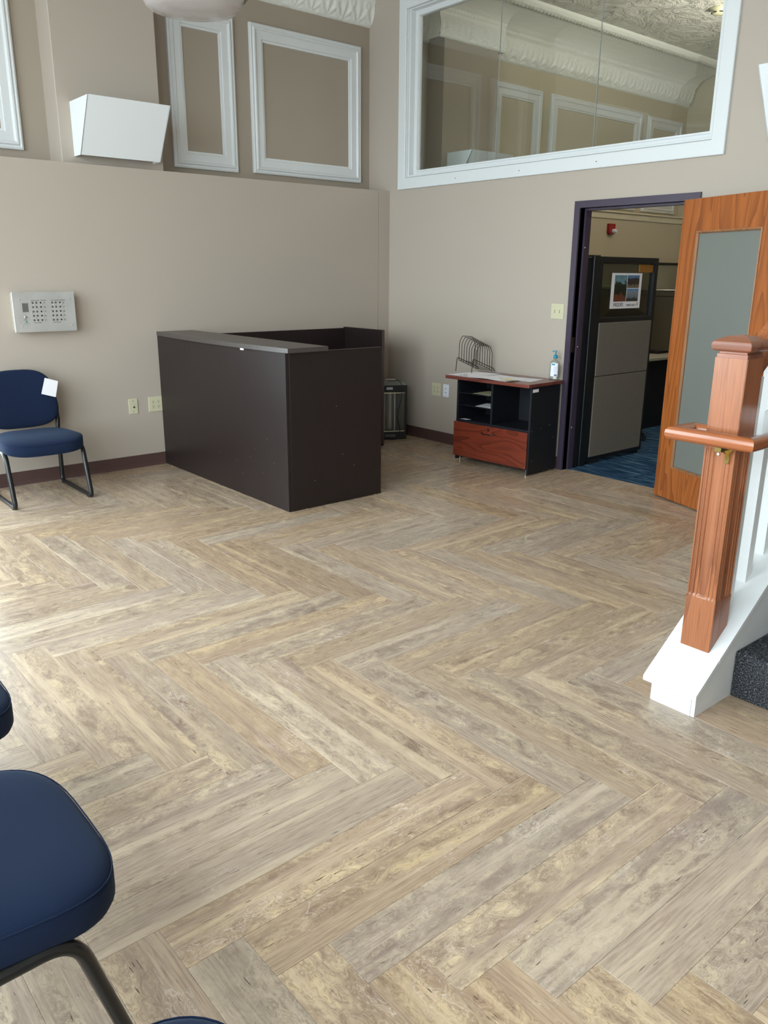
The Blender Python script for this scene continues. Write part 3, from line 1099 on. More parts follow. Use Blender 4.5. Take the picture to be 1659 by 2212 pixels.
# ------------------------------------------------------------------ wall plates
def plate(name, label, cat, c, normal, wdt, hgt, mat, kind):
    """c = centre on the wall; normal 'x' or '-y'"""
    t_ = thing(name, label, cat, c)
    if normal == 'x':
        fr = frame_mat(c, (0, 1, 0), (0, 0, 1), (1, 0, 0))
    else:
        fr = frame_mat(c, (1, 0, 0), (0, 0, 1), (0, -1, 0))
    b = MB()
    pr = [(0, 0), (0.0, 0.002), (0.005, 0.006)]
    W2, H2 = wdt / 2, hgt / 2
    b.box((-W2, -H2, 0), (W2, H2, 0.006), 0.0028, 2, mat=fr)
    b.build('cover_plate', mat, t_)

    def d(u, v, r, h, m_, nm, seg=10):
        MB().lathe([(0, 0), (r, 0), (r, h), (0, h)], (0, 0, 0), seg, mat=fr @ Matrix.Translation((u, v, 0.0056))).build(nm, m_, t_)

    def bx(u0, v0, u1, v1, h, m_, nm):
        MB().box((u0, v0, 0.005), (u1, v1, h), mat=fr).build(nm, m_, t_)
    if kind == 'quad':
        for i in (-1, 1):
            for j in (-1, 1):
                u, v = i * 0.023, j * 0.0195
                MB().lathe([(0, 0), (0.0165, 0), (0.0165, 0.0012), (0, 0.0012)], (0, 0, 0), 16, mat=fr @ Matrix.Translation((u, v, 0.0056))).build('socket', mat, t_)
                bx(u - 0.0075, v - 0.001, u - 0.0050, v + 0.008, 0.0074, M['hole'], 'slot')
                bx(u + 0.0050, v - 0.001, u + 0.0075, v + 0.007, 0.0074, M['hole'], 'slot')
                d(u, v - 0.008, 0.0028, 0.0018, M['hole'], 'slot')
        for i in (-1, 1):
            d(i * 0.023, 0, 0.0022, 0.001, M['shelf'], 'screw')
    elif kind == 'jack':
        for v in (0.042, -0.042):
            d(0, v, 0.0035, 0.001, M['hole'], 'screw')
        d(0, 0.016, 0.0045, 0.0035, M['shelf'], 'knob')
        d(0.003, -0.006, 0.008, 0.006, M['chrome'], 'socket')
        d(0.003, -0.006, 0.004, 0.0064, M['hole'], 'socket_hole')
    elif kind == 'data':
        for v in (0.018, -0.016):
            d(0, v, 0.005, 0.002, M['hole'], 'socket')
        for v in (0.047, -0.045):
            bx(-0.014, v - 0.002, 0.014, v + 0.002, 0.0066, M['shelf'], 'label_strip')
    elif kind == 'switch':
        for i in (-1, 1):
            u = i * 0.0235
            bx(u - 0.005, -0.012, u + 0.005, 0.012, 0.0064, M['shelf'], 'toggle_slot')
            MB().box((u - 0.0042, -0.003, 0.005), (u + 0.0042, 0.009, 0.017), 0.001, 1, mat=fr @ Matrix.Rotation(-0.25, 4, 'X')).build('toggle', M['ivory'], t_)
            d(u, -0.008, 0.0035, 0.0012, M['hole'], 'toggle_shadow_gap')
            for v in (0.03, -0.03):
                d(u, v, 0.0022, 0.001, M['shelf'], 'screw')
    return t_


plate('cable_jack_plate', 'single ivory jack plate low on the left wall right of the chair', 'wall plate', (0, -2.698, 0.506), 'x', 0.075, 0.122, M['ivory'], 'jack')
plate('power_outlet', 'ivory four-socket outlet partly hidden by the desk edge on the left wall', 'outlet', (0, -2.506, 0.507), 'x', 0.122, 0.122, M['ivory'], 'quad')
plate('power_outlet', 'ivory four-socket outlet on the back wall between heater and cabinet', 'outlet', (0.711, 0, 0.498), '-y', 0.122, 0.120, M['ivory'], 'quad')
plate('data_plate', 'narrow white data plate right of the ivory outlet', 'wall plate', (0.842, 0, 0.499), '-y', 0.076, 0.118, M['white_plastic'], 'data')
plate('light_switch', 'ivory double light switch beside the purple door frame', 'switch', (2.080, 0, 1.269), '-y', 0.125, 0.119, M['ivory'], 'switch')

# ------------------------------------------------------------------ reception desk
dk = thing('reception_desk', 'dark espresso reception desk with a bowed transaction counter in the corner', 'desk', (0.95, -1.5, 0))
DZ1 = 1.055
MB().box((0.004, -2.452, 0.004), (1.872, -2.424, DZ1), 0.001, 1).build('front_panel', M['espresso'], dk)
MB().box((1.846, -2.4235, 0.004), (1.874, -1.652, DZ1 + 0.002), 0.001, 1).build('side_panel', M['espresso'], dk)
MB().box((0.016, -2.423, 0.03), (0.040, -0.578, 1.052), 0.001, 1).build('wall_panel', M['espresso'], dk)
MB().box((0.016, -0.577, 0.004), (0.588, -0.550, 1.062), 0.001, 1).build('end_panel', M['espresso'], dk)
MB().box((0.5885, -0.577, 0.02), (0.5915, -0.550, 1.06)).build('edge_band', simple('worn_edge_band', (74, 60, 56), 0.4), dk)
# bowed counter
outl = [(0.003, -2.135), (1.905, -2.135), (1.905, -2.452)]
for k in range(1, 24):
    a = k / 24
    outl.append((1.905 - 1.905 * a, -2.455 - 0.045 * math.sin(a * PI)))
outl.append((0.003, -2.455))
ct = MB().prism(outl, lambda p: (p[0], p[1], DZ1 + 0.002), lambda p: (p[0], p[1], DZ1 + 0.032))
bmesh.ops.bevel(ct.bm, geom=[e for e in ct.bm.edges if abs(e.verts[0].co.z - e.verts[1].co.z) < 1e-5], offset=0.0012, segments=1, affect='EDGES')
ct.build('transaction_counter', M['espresso_top'], dk)
MB().box((0.041, -2.42, 0.72), (1.845, -1.72, 0.748), 0.001, 1).build('work_surface', M['espresso_top'], dk)
MB().box((0.041, -1.719, 0.72), (0.575, -0.579, 0.748), 0.001, 1).build('work_surface', M['espresso_top'], dk)
MB().box((0.06, -1.2, 0.03), (0.50, -0.62, 0.715), 0.002, 1).build('pedestal', M['espresso'], dk)
for x, y in ((1.86, -2.30), (1.86, -1.70), (0.56, -0.563), (0.3, -0.563), (0.1, -2.438)):
    MB().lathe([(0.012, 0), (0.012, 0.004), (0, 0.004)], (x, y, 0), 10).build('glide', M['chrome'], dk)
MB().box((1.385, -2.4935, DZ1 - 0.010), (1.425, -2.489, DZ1 + 0.0015)).build('torn_sticker', M['paper'], dk)
for x, z in ((1.39, .30), (1.55, .21), (1.47, .37), (1.20, .24), (1.62, .46), (0.95, .26), (1.28, .16), (1.70, .31)):
    MB().lathe([(0, 0), (0.0022, 0), (0, 0.0004)], seg=6, mat=frame_mat((x, -2.4521, z), (1, 0, 0), (0, 0, 1), (0, -1, 0))).build('chip', M['shelf'], dk)
for y, z in ((-2.0, .34), (-2.05, .68), (-2.24, .19), (-1.9, .25)):
    MB().lathe([(0, 0), (0.0025, 0), (0, 0.0004)], seg=6, mat=frame_mat((1.8741, y, z), (0, 1, 0), (0, 0, 1), (1, 0, 0))).build('chip', M['shelf'], dk)

# ------------------------------------------------------------------ quartz tower heater
ht = thing('tower_heater', 'black quartz tower heater standing in the corner behind the desk', 'heater', (0.385, -0.285, 0), math.radians(60))
# local: x along the face (half width .15), face towards -y
hw = 0.15


def hp(z0, z1, wid=hw, d0=-0.012, d1=0.16, mat=None, name='body'):
    pr_ = [(-wid, d0), (wid, d0), (wid - 0.015, 0.06), (wid * 0.6, d1), (-wid * 0.6, d1), (-wid + 0.015, 0.06)]
    return MB().prism(pr_, lambda p: (p[0], p[1], z0), lambda p: (p[0], p[1], z1)).build(name, mat or M['black'], ht, world=False)


hp(0.0, 0.072, name='base')
hp(0.462, 0.525, name='head')
MB().prism([(-hw, -0.012), (hw, -0.012), (hw - 0.015, 0.06), (hw * 0.6, 0.16), (-hw * 0.6, 0.16), (-hw + 0.015, 0.06)],
           lambda p: (p[0], p[1], 0.525), lambda p: (p[0] * 0.85, 0.02 + p[1] * 0.7, 0.555)).build('top_cap', simple('grey_cap', (112, 112, 104), 0.4), ht, world=False)
MB().tube(fillet([(-0.05, 0.06, 0.55), (-0.045, 0.06, 0.572), (0.045, 0.06, 0.572), (0.05, 0.06, 0.55)], 0.01), 0.006, 8).build('handle', M['shelf'], ht, world=False, smooth=True)
MB().prism([(-hw, -0.012), (-hw + 0.012, -0.012), (-hw + 0.012, 0.0), (-0.1, 0.12), (0.1, 0.12), (hw - 0.022, 0.0), (hw - 0.022, -0.012), (hw, -0.012), (hw - 0.015, 0.06), (hw * 0.6, 0.16), (-hw * 0.6, 0.16), (-hw + 0.015, 0.06)],
           lambda p: (p[0], p[1], 0.072), lambda p: (p[0], p[1], 0.462)).build('housing', M['black'], ht, world=False)
# curved reflector
rp = [(-0.134 + 0.262 * k / 14, 0.004 + 0.085 * math.sin(PI * k / 14)) for k in range(15)]
b = MB()
for p, q in zip(rp, rp[1:]):
    b.poly([(p[0], p[1], 0.075), (q[0], q[1], 0.075), (q[0], q[1], 0.459), (p[0], p[1], 0.459)], [(0, 1, 2, 3)])
b.build('reflector', M['reflector'], ht, world=False, smooth=True)
for x in (-0.065, 0.04):
    MB().tube([(x, 0.04, 0.08), (x, 0.04, 0.455)], 0.007, 10).build('quartz_tube', M['white_plastic'], ht, world=False, smooth=True)
# wire grille: fine uprights, two rails
for k in range(23):
    x = -0.13 + 0.254 * k / 22
    MB().tube([(x, -0.012, 0.076), (x, -0.012, 0.458)], 0.0011, 5).build('grille_wire', M['chrome'], ht, world=False)
for z in (0.082, 0.452):
    MB().box((-0.132, -0.014, z - 0.004), (0.128, -0.010, z + 0.004)).build('grille_rail', M['chrome'], ht, world=False)
MB().box((-0.05, -0.0135, 0.484), (0.01, -0.0122, 0.506)).build('badge', M['white_plastic'], ht, world=False)
text_mesh('Tensyu', 0.020, M['ink'], ht, wm(ht) @ frame_mat((-0.048, -0.0138, 0.489), (1, 0, 0), (0, 0, 1), (0, -1, 0)))
MB().box((-0.06, -0.0135, 0.026), (0.04, -0.0122, 0.050)).build('rating_label', simple('grey_label', (96, 98, 100), 0.5), ht, world=False)
cord = fillet([(0.03, 0.05, 0.56), (0.07, 0.02, 0.575), (0.10, -0.02, 0.53), (0.095, -0.021, 0.40), (0.06, -0.021, 0.27), (0.055, -0.021, 0.20), (0.085, -0.021, 0.09), (0.08, -0.021, 0.03), (0.06, -0.035, 0.006), (0.01, -0.04, 0.005), (-0.03, -0.02, 0.005)], 0.05)
MB().tube(cord, 0.003, 6).build('power_cord', M['black'], ht, world=False, smooth=True)

# ------------------------------------------------------------------ printer cabinet
cb = thing('storage_cabinet', 'low black cabinet with cherry top and drawer against the back wall', 'cabinet', (2.235, -0.485, 0), math.radians(4.0))
TZ = 0.738


def C(a, b, name, mat, bev=0.001, seg=1, parent=None):
    return MB().box(a, b, bev, seg).build(name, mat, parent or cb, world=False)


C((-0.858, 0.0, TZ - 0.028), (0.0, 0.462, TZ), 'top', M['cherry_top'], 0.006, 2)
CX0, CX1, CY0, CY1 = -0.785, -0.020, 0.075, 0.452
C((CX0, CY0, 0.025), (CX0 + 0.018, CY1, TZ - 0.0285), 'side_panel', M['black_matte'])
C((CX1 - 0.018, CY0, 0.012), (CX1, CY1, TZ - 0.0285), 'side_panel', M['black_matte'])
C((CX0 + 0.0185, CY1 - 0.012, 0.06), (CX1 - 0.0185, CY1, TZ - 0.0285), 'back_panel', M['black_matte'])
C((CX0 + 0.0185, CY0 + 0.005, 0.35), (CX1 - 0.0185, CY1 - 0.0125, 0.368), 'shelf', M['black_matte'])
C((CX0 + 0.0185, CY0 + 0.005, 0.05), (CX1 - 0.0185, CY1 - 0.0125, 0.066), 'bottom_panel', M['black_matte'])
dvx = -0.415
C((dvx - 0.009, CY0 + 0.003, 0.3685), (dvx + 0.009, CY1 - 0.0125, TZ - 0.0285), 'divider', M['black_matte'])
for z in (0.487, 0.59):
    C((CX0 + 0.0185, CY0 + 0.012, z), (dvx - 0.0095, CY1 - 0.0125, z + 0.005), 'shelf', M['black_matte'], 0)
dr = C((CX0 - 0.008, CY0 - 0.020, 0.060), (CX1 - 0.012, CY0 - 0.001, 0.352), 'drawer', M['cherry'], 0.002, 2)
dw = wm(cb)
pull = MB().tube(fillet([(-0.485, CY0 - 0.020, 0.295), (-0.47, CY0 - 0.045, 0.288), (-0.365, CY0 - 0.045, 0.288), (-0.35, CY0 - 0.020, 0.295)], 0.02), 0.004, 8)
o = pull.build('handle', M['black_metal'], dr, world=False, smooth=True)
o = MB().lathe([(0.009, 0), (0.009, 0.003), (0, 0.003)], seg=14, mat=frame_mat((-0.418, CY0 - 0.0205, 0.322), (1, 0, 0), (0, 0, 1), (0, -1, 0))).build('lock', M['black_metal'], dr, world=False)
for x, y in ((CX1 - 0.03, CY0 + 0.02), (CX0 + 0.03, CY0 + 0.03), (CX1 - 0.03, CY1 - 0.03), (CX0 + 0.03, CY1 - 0.03)):
    MB().lathe([(0.012, 0), (0.012, 0.004), (0.005, 0.007), (0.005, 0.06), (0, 0.06)], (x, y, 0.0), 12).build('levelling_foot', M['chrome'], cb, world=False, smooth=True)
C((CX1 + 0.0, CY0 + 0.01, 0.668), (CX1 + 0.001, CY0 + 0.085, 0.692), 'label', M['paper'], 0)
for y, z in ((0.10, 0.362), (0.22, 0.372), (0.33, 0.385), (0.345, 0.385), (0.12, 0.12), (0.40, 0.28)):
    MB().lathe([(0.003, 0), (0.002, 0.001), (0, 0.001)], seg=8, mat=frame_mat((CX1 + 0.0002, y, z), (0, 1, 0), (0, 0, 1), (1, 0, 0))).build('cam_screw', M['chrome'], cb, world=False)

# papers on and in the cabinet (things of their own)
CBM = wm(cb)


def sheet(name, label, cat, pts, z, mat, curl=0.006, group=None, marks=None):
    """thin sheet; pts = 4 corners in cabinet-local xy, CCW"""
    o_ = CBM @ Vector(((pts[0][0] + pts[2][0]) / 2, (pts[0][1] + pts[2][1]) / 2, z))
    t_ = thing(name, label, cat, o_, cb.rotation_euler.z, group)
    n = 8
    b = MB()
    P = [Vector((*p, 0)) for p in pts]

    def at(u, v):
        q = (P[0] * (1 - u) + P[1] * u) * (1 - v) + (P[3] * (1 - u) + P[2] * u) * v
        hgt = curl * (math.sin(u * 5 + v * 3) * 0.5 + 0.5) * (1 - v) * 0.6 + curl * u * (1 - v) ** 2 * 0.3
        return CBM @ Vector((q.x, q.y, z + 0.0006 + hgt))
    g = [[b.bm.verts.new(at(i / n, j / n)) for j in range(n + 1)] for i in range(n + 1)]
    g2 = [[b.bm.verts.new(at(i / n, j / n) + Vector((0, 0, 0.0008))) for j in range(n + 1)] for i in range(n + 1)]
    for i in range(n):
        for j in range(n):
            b.bm.faces.new([g2[i][j], g2[i + 1][j], g2[i + 1][j + 1], g2[i][j + 1]])
            b.bm.faces.new([g[i][j], g[i][j + 1], g[i + 1][j + 1], g[i + 1][j]])
    for k in range(n):
        b.bm.faces.new([g[k][0], g[k + 1][0], g2[k + 1][0], g2[k][0]])
        b.bm.faces.new([g[k + 1][n], g[k][n], g2[k][n], g2[k + 1][n]])
        b.bm.faces.new([g[0][k + 1], g[0][k], g2[0][k], g2[0][k + 1]])
        b.bm.faces.new([g[n][k], g[n][k + 1], g2[n][k + 1], g2[n][k]])
    b.build('sheet', mat, t_, smooth=True)
    for (u0, v0, u1, v1) in (marks or []):
        q = [at(u0, v0), at(u1, v0), at(u1, v1), at(u0, v1)]
        lift = Vector((0, 0, 0.0014))
        MB().poly([p + lift for p in q], [(0, 1, 2, 3)]).build('print_mark', M['ink'], t_)
    return t_


sheet('paper_sheet', 'white sheet on the left end of the cabinet top under the wire rack', 'paper', [(-0.85, 0.015), (-0.60, 0.02), (-0.58, 0.40), (-0.835, 0.38)], TZ, M['paper'], 0.002,
      marks=[(0.35, 0.12, 0.5, 0.17), (0.55, 0.10, 0.72, 0.15), (0.3, 0.3, 0.45, 0.34)])
sheet('paper_sheet', 'large rumpled white sheet on the cabinet top hanging toward the front edge', 'paper', [(-0.57, -0.006), (-0.22, -0.010), (-0.16, 0.30), (-0.55, 0.34)], TZ, M['paper'], 0.014,
      marks=[(0.45, 0.45, 0.60, 0.49), (0.58, 0.5, 0.72, 0.54), (0.62, 0.38, 0.80, 0.43)])
sheet('paper_sheet', 'white sheet beneath the rumpled sheet pointing toward the sanitizer bottle', 'paper', [(-0.30, 0.12), (-0.10, 0.16), (-0.12, 0.36), (-0.34, 0.33)], TZ - 0.0002, M['paper'], 0.001)
sheet('sticky_note', 'pale yellow note lying on the rumpled white sheet', 'note', [(-0.30, 0.02), (-0.19, 0.02), (-0.185, 0.10), (-0.295, 0.10)], TZ + 0.015, M['note'], 0.003)
sheet('paper_sheet', 'lone white sheet on the middle shelf inside the cabinet', 'paper', [(-0.60, 0.10), (-0.44, 0.10), (-0.435, 0.33), (-0.64, 0.30)], 0.4925, M['paper'], 0.002)
sheet('card_folder', 'manila folder on the upper shelf inside the cabinet', 'folder', [(-0.63, 0.092), (-0.45, 0.092), (-0.44, 0.32), (-0.64, 0.32)], 0.5955, M['manila'], 0.004)
sheet('paper_scrap', 'small white scrap on the cabinet floor at the left of its open bay', 'paper', [(-0.75, 0.09), (-0.68, 0.09), (-0.67, 0.13), (-0.74, 0.13)], 0.3685, M['paper'], 0.004)

# wire file rack
rk = thing('file_rack', 'black wire incline file rack standing on the cabinet top', 'file rack', (1.37, -0.16, TZ))
wr_ = 0.0026
rx0, rx1, ry0, ry1 = 1.262, 1.452, -0.280, -0.035
zf, zb = TZ + 0.112, TZ + 0.012


def zr(y):
    return zf + (zb - zf) * (y - ry0) / (ry1 - ry0)


for xq in (rx0, rx1):
    pth = fillet([(xq - 0.012, ry0 - 0.012, TZ + 0.002), (xq - 0.004, ry0 - 0.008, zf + 0.004), (xq, ry0 + 0.006, zr(ry0 + 0.006) + 0.006), (xq, ry1 - 0.004, zr(ry1) + 0.016), (xq + 0.006, ry1 + 0.012, TZ + 0.002)], 0.008, 4)
    MB().tube(pth, 0.0030, 6).build('side_rail', M['wire'], rk)
    MB().tube([(xq, ry0 + 0.006, zr(ry0) - 0.014), (xq, ry1 - 0.004, zr(ry1) - 0.006)], 0.0022, 6).build('side_rail', M['wire'], rk)
for k in range(8):
    y = ry0 + 0.010 + (ry1 - ry0 - 0.03) * k / 7
    zb_ = zr(y) - 0.012
    zt_ = zr(y) + 0.195
    pth = fillet([(rx0, y, zb_), (rx0 + 0.002, y, zt_ - 0.055), (rx0 + 0.034, y, zt_), (rx1 - 0.034, y, zt_), (rx1 - 0.002, y, zt_ - 0.055), (rx1, y, zb_)], 0.012, 3)
    MB().tube(pth, wr_, 6).build('divider_hoop', M['wire'], rk)
    MB().tube([(rx0, y, zb_), (rx1, y, zb_)], 0.0013, 5).build('cross_wire', M['wire'], rk)

# hand sanitizer
bx_, by_ = 2.138, -0.062
hs = thing('sanitizer_bottle', 'clear hand sanitizer pump bottle with teal pump at the right end of the cabinet top', 'bottle', (bx_, by_, TZ), 0.45)
bw_ = 1.0
MB().lathe([(0, 0), (0.040, 0), (0.043, 0.006), (0.043, 0.03), (0.041, 0.10), (0.039, 0.13), (0.034, 0.146), (0.018, 0.156), (0.012, 0.16), (0.012, 0.170), (0, 0.170)], (0, 0, 0), 32, 1.0, 0.58).build('bottle', M['bottle'], hs, world=False, smooth=True)
lbl = MB()
n = 10
for k in range(n):
    a0, a1 = -PI / 2 - 0.75 + 1.5 * k / n, -PI / 2 - 0.75 + 1.5 * (k + 1) / n
    R1 = 0.0425
    lbl.poly([(R1 * math.cos(a0), R1 * 0.58 * math.sin(a0) - 0.0006, 0.028), (R1 * math.cos(a1), R1 * 0.58 * math.sin(a1) - 0.0006, 0.028),
              (R1 * .96 * math.cos(a1), R1 * 0.57 * math.sin(a1) - 0.0006, 0.132), (R1 * .96 * math.cos(a0), R1 * 0.57 * math.sin(a0) - 0.0006, 0.132)], [(0, 1, 2, 3)])
lbl.build('label', M['white_plastic'], hs, world=False, smooth=True)
for k, (x, wd_) in enumerate(((0.003, 0.004), (0.008, 0.002), (0.012, 0.004), (0.018, 0.0015), (0.021, 0.003))):
    MB().box((x, -0.0262, 0.032), (x + wd_, -0.0252, 0.045)).build('barcode', M['ink'], hs, world=False)
MB().box((-0.020, -0.0258, 0.116), (0.006, -0.0252, 0.128)).build('label_band', M['teal'], hs, world=False)
for z in (0.06, 0.068, 0.076, 0.084, 0.092, 0.10):
    MB().box((-0.006, -0.0262, z), (0.022, -0.0254, z + 0.0018)).build('label_print', simple('grey_print', (170, 168, 182), 0.6) if z == 0.06 else bpy.data.materials['grey_print'], hs, world=False)
MB().lathe([(0.015, 0.170), (0.017, 0.174), (0.017, 0.186), (0.012, 0.195), (0.006, 0.199), (0.005, 0.222), (0, 0.222)], (0, 0, 0), 20).build('pump_collar', M['teal'], hs, world=False, smooth=True)
MB().box((-0.007, -0.006, 0.220), (0.008, 0.006, 0.230), 0.002, 1).tube([(-0.002, 0, 0.226), (-0.022, 0, 0.225), (-0.026, 0, 0.219)], 0.0035, 8).build('pump_spout', M['teal'], hs, world=False, smooth=True)

# ------------------------------------------------------------------ guest chairs
def superellipse(a, b, n, seg):
    out = []
    for k in range(seg):
        t_ = 2 * PI * k / seg
        c_, s_ = math.cos(t_), math.sin(t_)
        out.append((a * math.copysign(abs(c_) ** (2 / n), c_), b * math.copysign(abs(s_) ** (2 / n), s_)))
    return out


def cushion(outline, prof, fn):
    """outline scaled ring by ring: prof = [(inset, w)...]; fn(x, y, w) -> xyz"""
    b = MB()
    loops = []
    for ins, w_ in prof:
        lp = []
        for x, y in outline:
            L_ = math.hypot(x, y)
            k = max(0.0, (L_ - ins) / L_)
            lp.append(b.bm.verts.new(Vector(fn(x * k, y * k, w_))))
        loops.append(lp)
    n = len(outline)
    for A, B in zip(loops, loops[1:]):
        for k in range(n):
            j = (k + 1) % n
            b.bm.faces.new([A[k], A[j], B[j], B[k]])
    b.bm.faces.new(list(reversed(loops[0])))
    b.bm.faces.new(loops[-1])
    return b


def make_chair():
    t_ = thing('guest_chair', 'x', 'chair')
    out = superellipse(0.268, 0.262, 3.4, 56)
    out = [(x * (1.0 + 0.10 * y / 0.26) * 0.975, y) for x, y in out]

    def fseat(x, y, w_):
        droop = -0.020 * max(0, (y - 0.05) / 0.21) ** 2 + 0.006 * (x / 0.27) ** 2
        return (x, y + 0.055, 0.377 + w_ + droop)
    pr_ = [(0.12, -0.020), (0.03, -0.018), (0.008, -0.010), (0.0, 0.006), (0.0, 0.024), (0.0, 0.052), (0.006, 0.064), (0.018, 0.072), (0.035, 0.077), (0.07, 0.081), (0.12, 0.083), (0.18, 0.082), (0.24, 0.081)]
    cushion(out, pr_, fseat).build('seat', M['navy'], t_, world=False, smooth=True)
    seam = [fseat(x * 0.994, y * 0.994, 0.062) for x, y in out]
    MB().tube(seam, 0.0018, 5, closed=True).build('seam_piping', M['navy'], t_, world=False, smooth=True)
    bo = superellipse(0.262, 0.208, 3.3, 56)

    def fback(x, z, w_):
        zz = z + 0.660
        tp = 1 - 0.16 * max(0, (zz - 0.56) / 0.31)
        y = -0.262 - 0.20 * (zz - 0.5) * 0.35 + 0.30 * x * x
        return (x * tp * 1.03, y + w_, zz)
    pr2 = [(0.20, -0.026), (0.10, -0.026), (0.02, -0.022), (0.004, -0.014), (0.0, -0.002), (0.0, 0.010), (0.006, 0.020), (0.02, 0.027), (0.05, 0.031), (0.10, 0.033), (0.17, 0.033)]
    cushion(bo, pr2, fback).build('backrest', M['navy'], t_, world=False, smooth=True)
    cushion([(x * 0.9, z * 0.9) for x, z in bo], [(0.17, -0.034), (0.02, -0.034), (0.0, -0.026)], fback).build('back_shell', M['black'], t_, world=False, smooth=True)
    for s_ in (-1, 1):
        xb, xt = s_ * 0.258, s_ * 0.268
        pth = [(xt, -0.338, 0.632), (xt, -0.300, 0.50), (xb, -0.290, 0.40), (xb, -0.305, 0.0135), (xb, 0.290, 0.0135), (xb, 0.190, 0.372), (xb, -0.28, 0.358)]
        MB().tube(fillet(pth, [0.03, 0.03, 0.045, 0.035, 0.06], 6), 0.0165, 12, ry=0.0145).build('sled_leg', M['black_metal'], t_, world=False, smooth=True)
        for yy in (-0.262, 0.245):
            MB().box((xb - 0.016, yy - 0.02, 0.0), (xb + 0.016, yy + 0.02, 0.012), 0.003, 1).build('glide', M['black'], t_, world=False)
    for yy in (-0.16, 0.14):
        MB().tube([(-0.256, yy, 0.366), (0.256, yy, 0.366)], 0.010, 8).build('cross_bar', M['black_metal'], t_, world=False, smooth=True)
    return t_


chairs = [((0.400, -3.600, 0), -PI / 2, 'navy guest chair against the left wall with a white paper on its back'),
          ((4.715, -5.155, 0), 0, 'navy guest chair in the left foreground, its seat and black sled leg in view'),
          ((3.945, -5.125, 0), 0, 'navy guest chair cut off at the left edge, only a rounded seat corner showing'),
          ((5.555, -5.150, 0), 0, 'navy guest chair cut off at the bottom edge, only a seat tip showing')]
c0 = make_chair()
index_kids(c0)
for i, (loc, rz, lab) in enumerate(chairs):
    c_ = c0 if i == 0 else copy_tree(c0)
    c_.location = loc
    c_.rotation_euler = (0, 0, rz)
    c_['label'] = lab
    c_['group'] = 'navy sled-base guest chairs'

# paper on the chair back
pp = [(0.165, -3.414, 0.803), (0.165, -3.322, 0.772), (0.185, -3.357, 0.660), (0.185, -3.456, 0.692)]
nrm = Vector((0.98, 0.0, 0.15)).normalized() * 0.0012
b = MB()
pts = [Vector(p) for p in pp] + [Vector(p) + nrm for p in pp]
b.poly(pts, [(0, 1, 2, 3), (7, 6, 5, 4), (0, 4, 5, 1), (1, 5, 6, 2), (2, 6, 7, 3), (3, 7, 4, 0)])
o = b.build('paper_sheet', M['paper'], origin=(0.17, -3.38, 0.66))
tag(o, 'small square white paper stuck to the back of the chair at the left wall', 'paper')

# ------------------------------------------------------------------ stair
SX0, SX1 = 4.988, 6.25
RISE, RUN, Y1 = 0.186, 0.262, -2.50
SL = 0.715
stt = thing('stairs', 'carpeted stair rising along a white curb at the right edge', None, (5.6, Y1, 0))
NS = 9
for k in range(NS):
    y0 = Y1 + k * RUN
    MB().box((SX0 + 0.001, y0 + (0.004 if k else 0.0), 0.0 if k == 0 else k * RISE - 0.004), (SX1, y0 + RUN + 0.02, (k + 1) * RISE), 0.008, 2).build('step', M['carpet'], stt)
# white curb (closed string) on the left of the steps
CXL, CXR = 4.808, 4.988
YS = -2.757


def capz(y):
    return 0.100 + SL * (y + 2.78)


YEc = Y1 + NS * RUN
cu_ = [(YS, 0.0), (Y1, 0.0), (Y1 + 0.0, 0.0), (YEc, 0.0), (YEc, capz(YEc) - 0.018), (YS, capz(YS) - 0.018)]
cu_ = [(YS, 0.0), (YEc, 0.0), (YEc, capz(YEc) - 0.020), (YS, capz(YS) - 0.020)]
MB().prism(cu_, lambda p: (CXL, p[0], p[1]), lambda p: (CXR, p[0], p[1])).build('curb', M['white'], stt)
MB().box((CXL + 0.008, YS - 0.003, 0.0), (CXR - 0.016, YS + 0.0, capz(YS) - 0.024)).build('curb_end_board', M['white'], stt)
# sloped cap in two boards meeting under the newel
for ya, yb in ((-2.782, -2.6425), (-2.640, YEc + 0.02)):
    MB().prism([(ya, capz(ya) - 0.020), (yb, capz(yb) - 0.020), (yb, capz(yb)), (ya, capz(ya))],
               lambda p: (CXL - 0.024, p[0], p[1]), lambda p: (CXR + 0.012, p[0], p[1])).build('cap_board', M['white'], stt)
for x, y in ((4.825, -2.70), (4.955, -2.705)):
    MB().lathe([(0, 0), (0.003, 0), (0, 0.0006)], (x, y, capz(y) + 0.0002), 6).build('nail_head', M['shelf'], stt)

# balusters
BXc = 4.900
for k in range(14):
    y0 = -2.474 + 0.1215 * k
    if y0 > YEc - 0.1:
        break
    zb0, zb1 = capz(y0), capz(y0 + 0.04)
    tz = 1.18 + SL * (y0 + 2.47)
    tz1 = tz + SL * 0.04
    bb = MB().prism([(y0, zb0 - 0.001), (y0 + 0.04, zb1 - 0.001), (y0 + 0.04, tz1), (y0, tz)], lambda p: (BXc - 0.021, p[0], p[1]), lambda p: (BXc + 0.021, p[0], p[1]))
    bb.build('baluster', M['white'], stt)

# sloped top rail
RZ = 0.075
rail_p = [(-0.033, -0.025), (0.033, -0.025), (0.036, 0.0), (0.034, 0.03), (0.024, 0.046), (0.0, 0.052), (-0.024, 0.046), (-0.034, 0.03), (-0.036, 0.0)]


def railpt(p, y):
    return (4.900 + p[0], y, 1.232 + SL * (y + 2.51) + p[1] * 1.35)


MB().prism(rail_p, lambda p: railpt(p, -2.518), lambda p: railpt(p, YEc)).build('top_rail', M['newel_y'], stt, smooth=True)

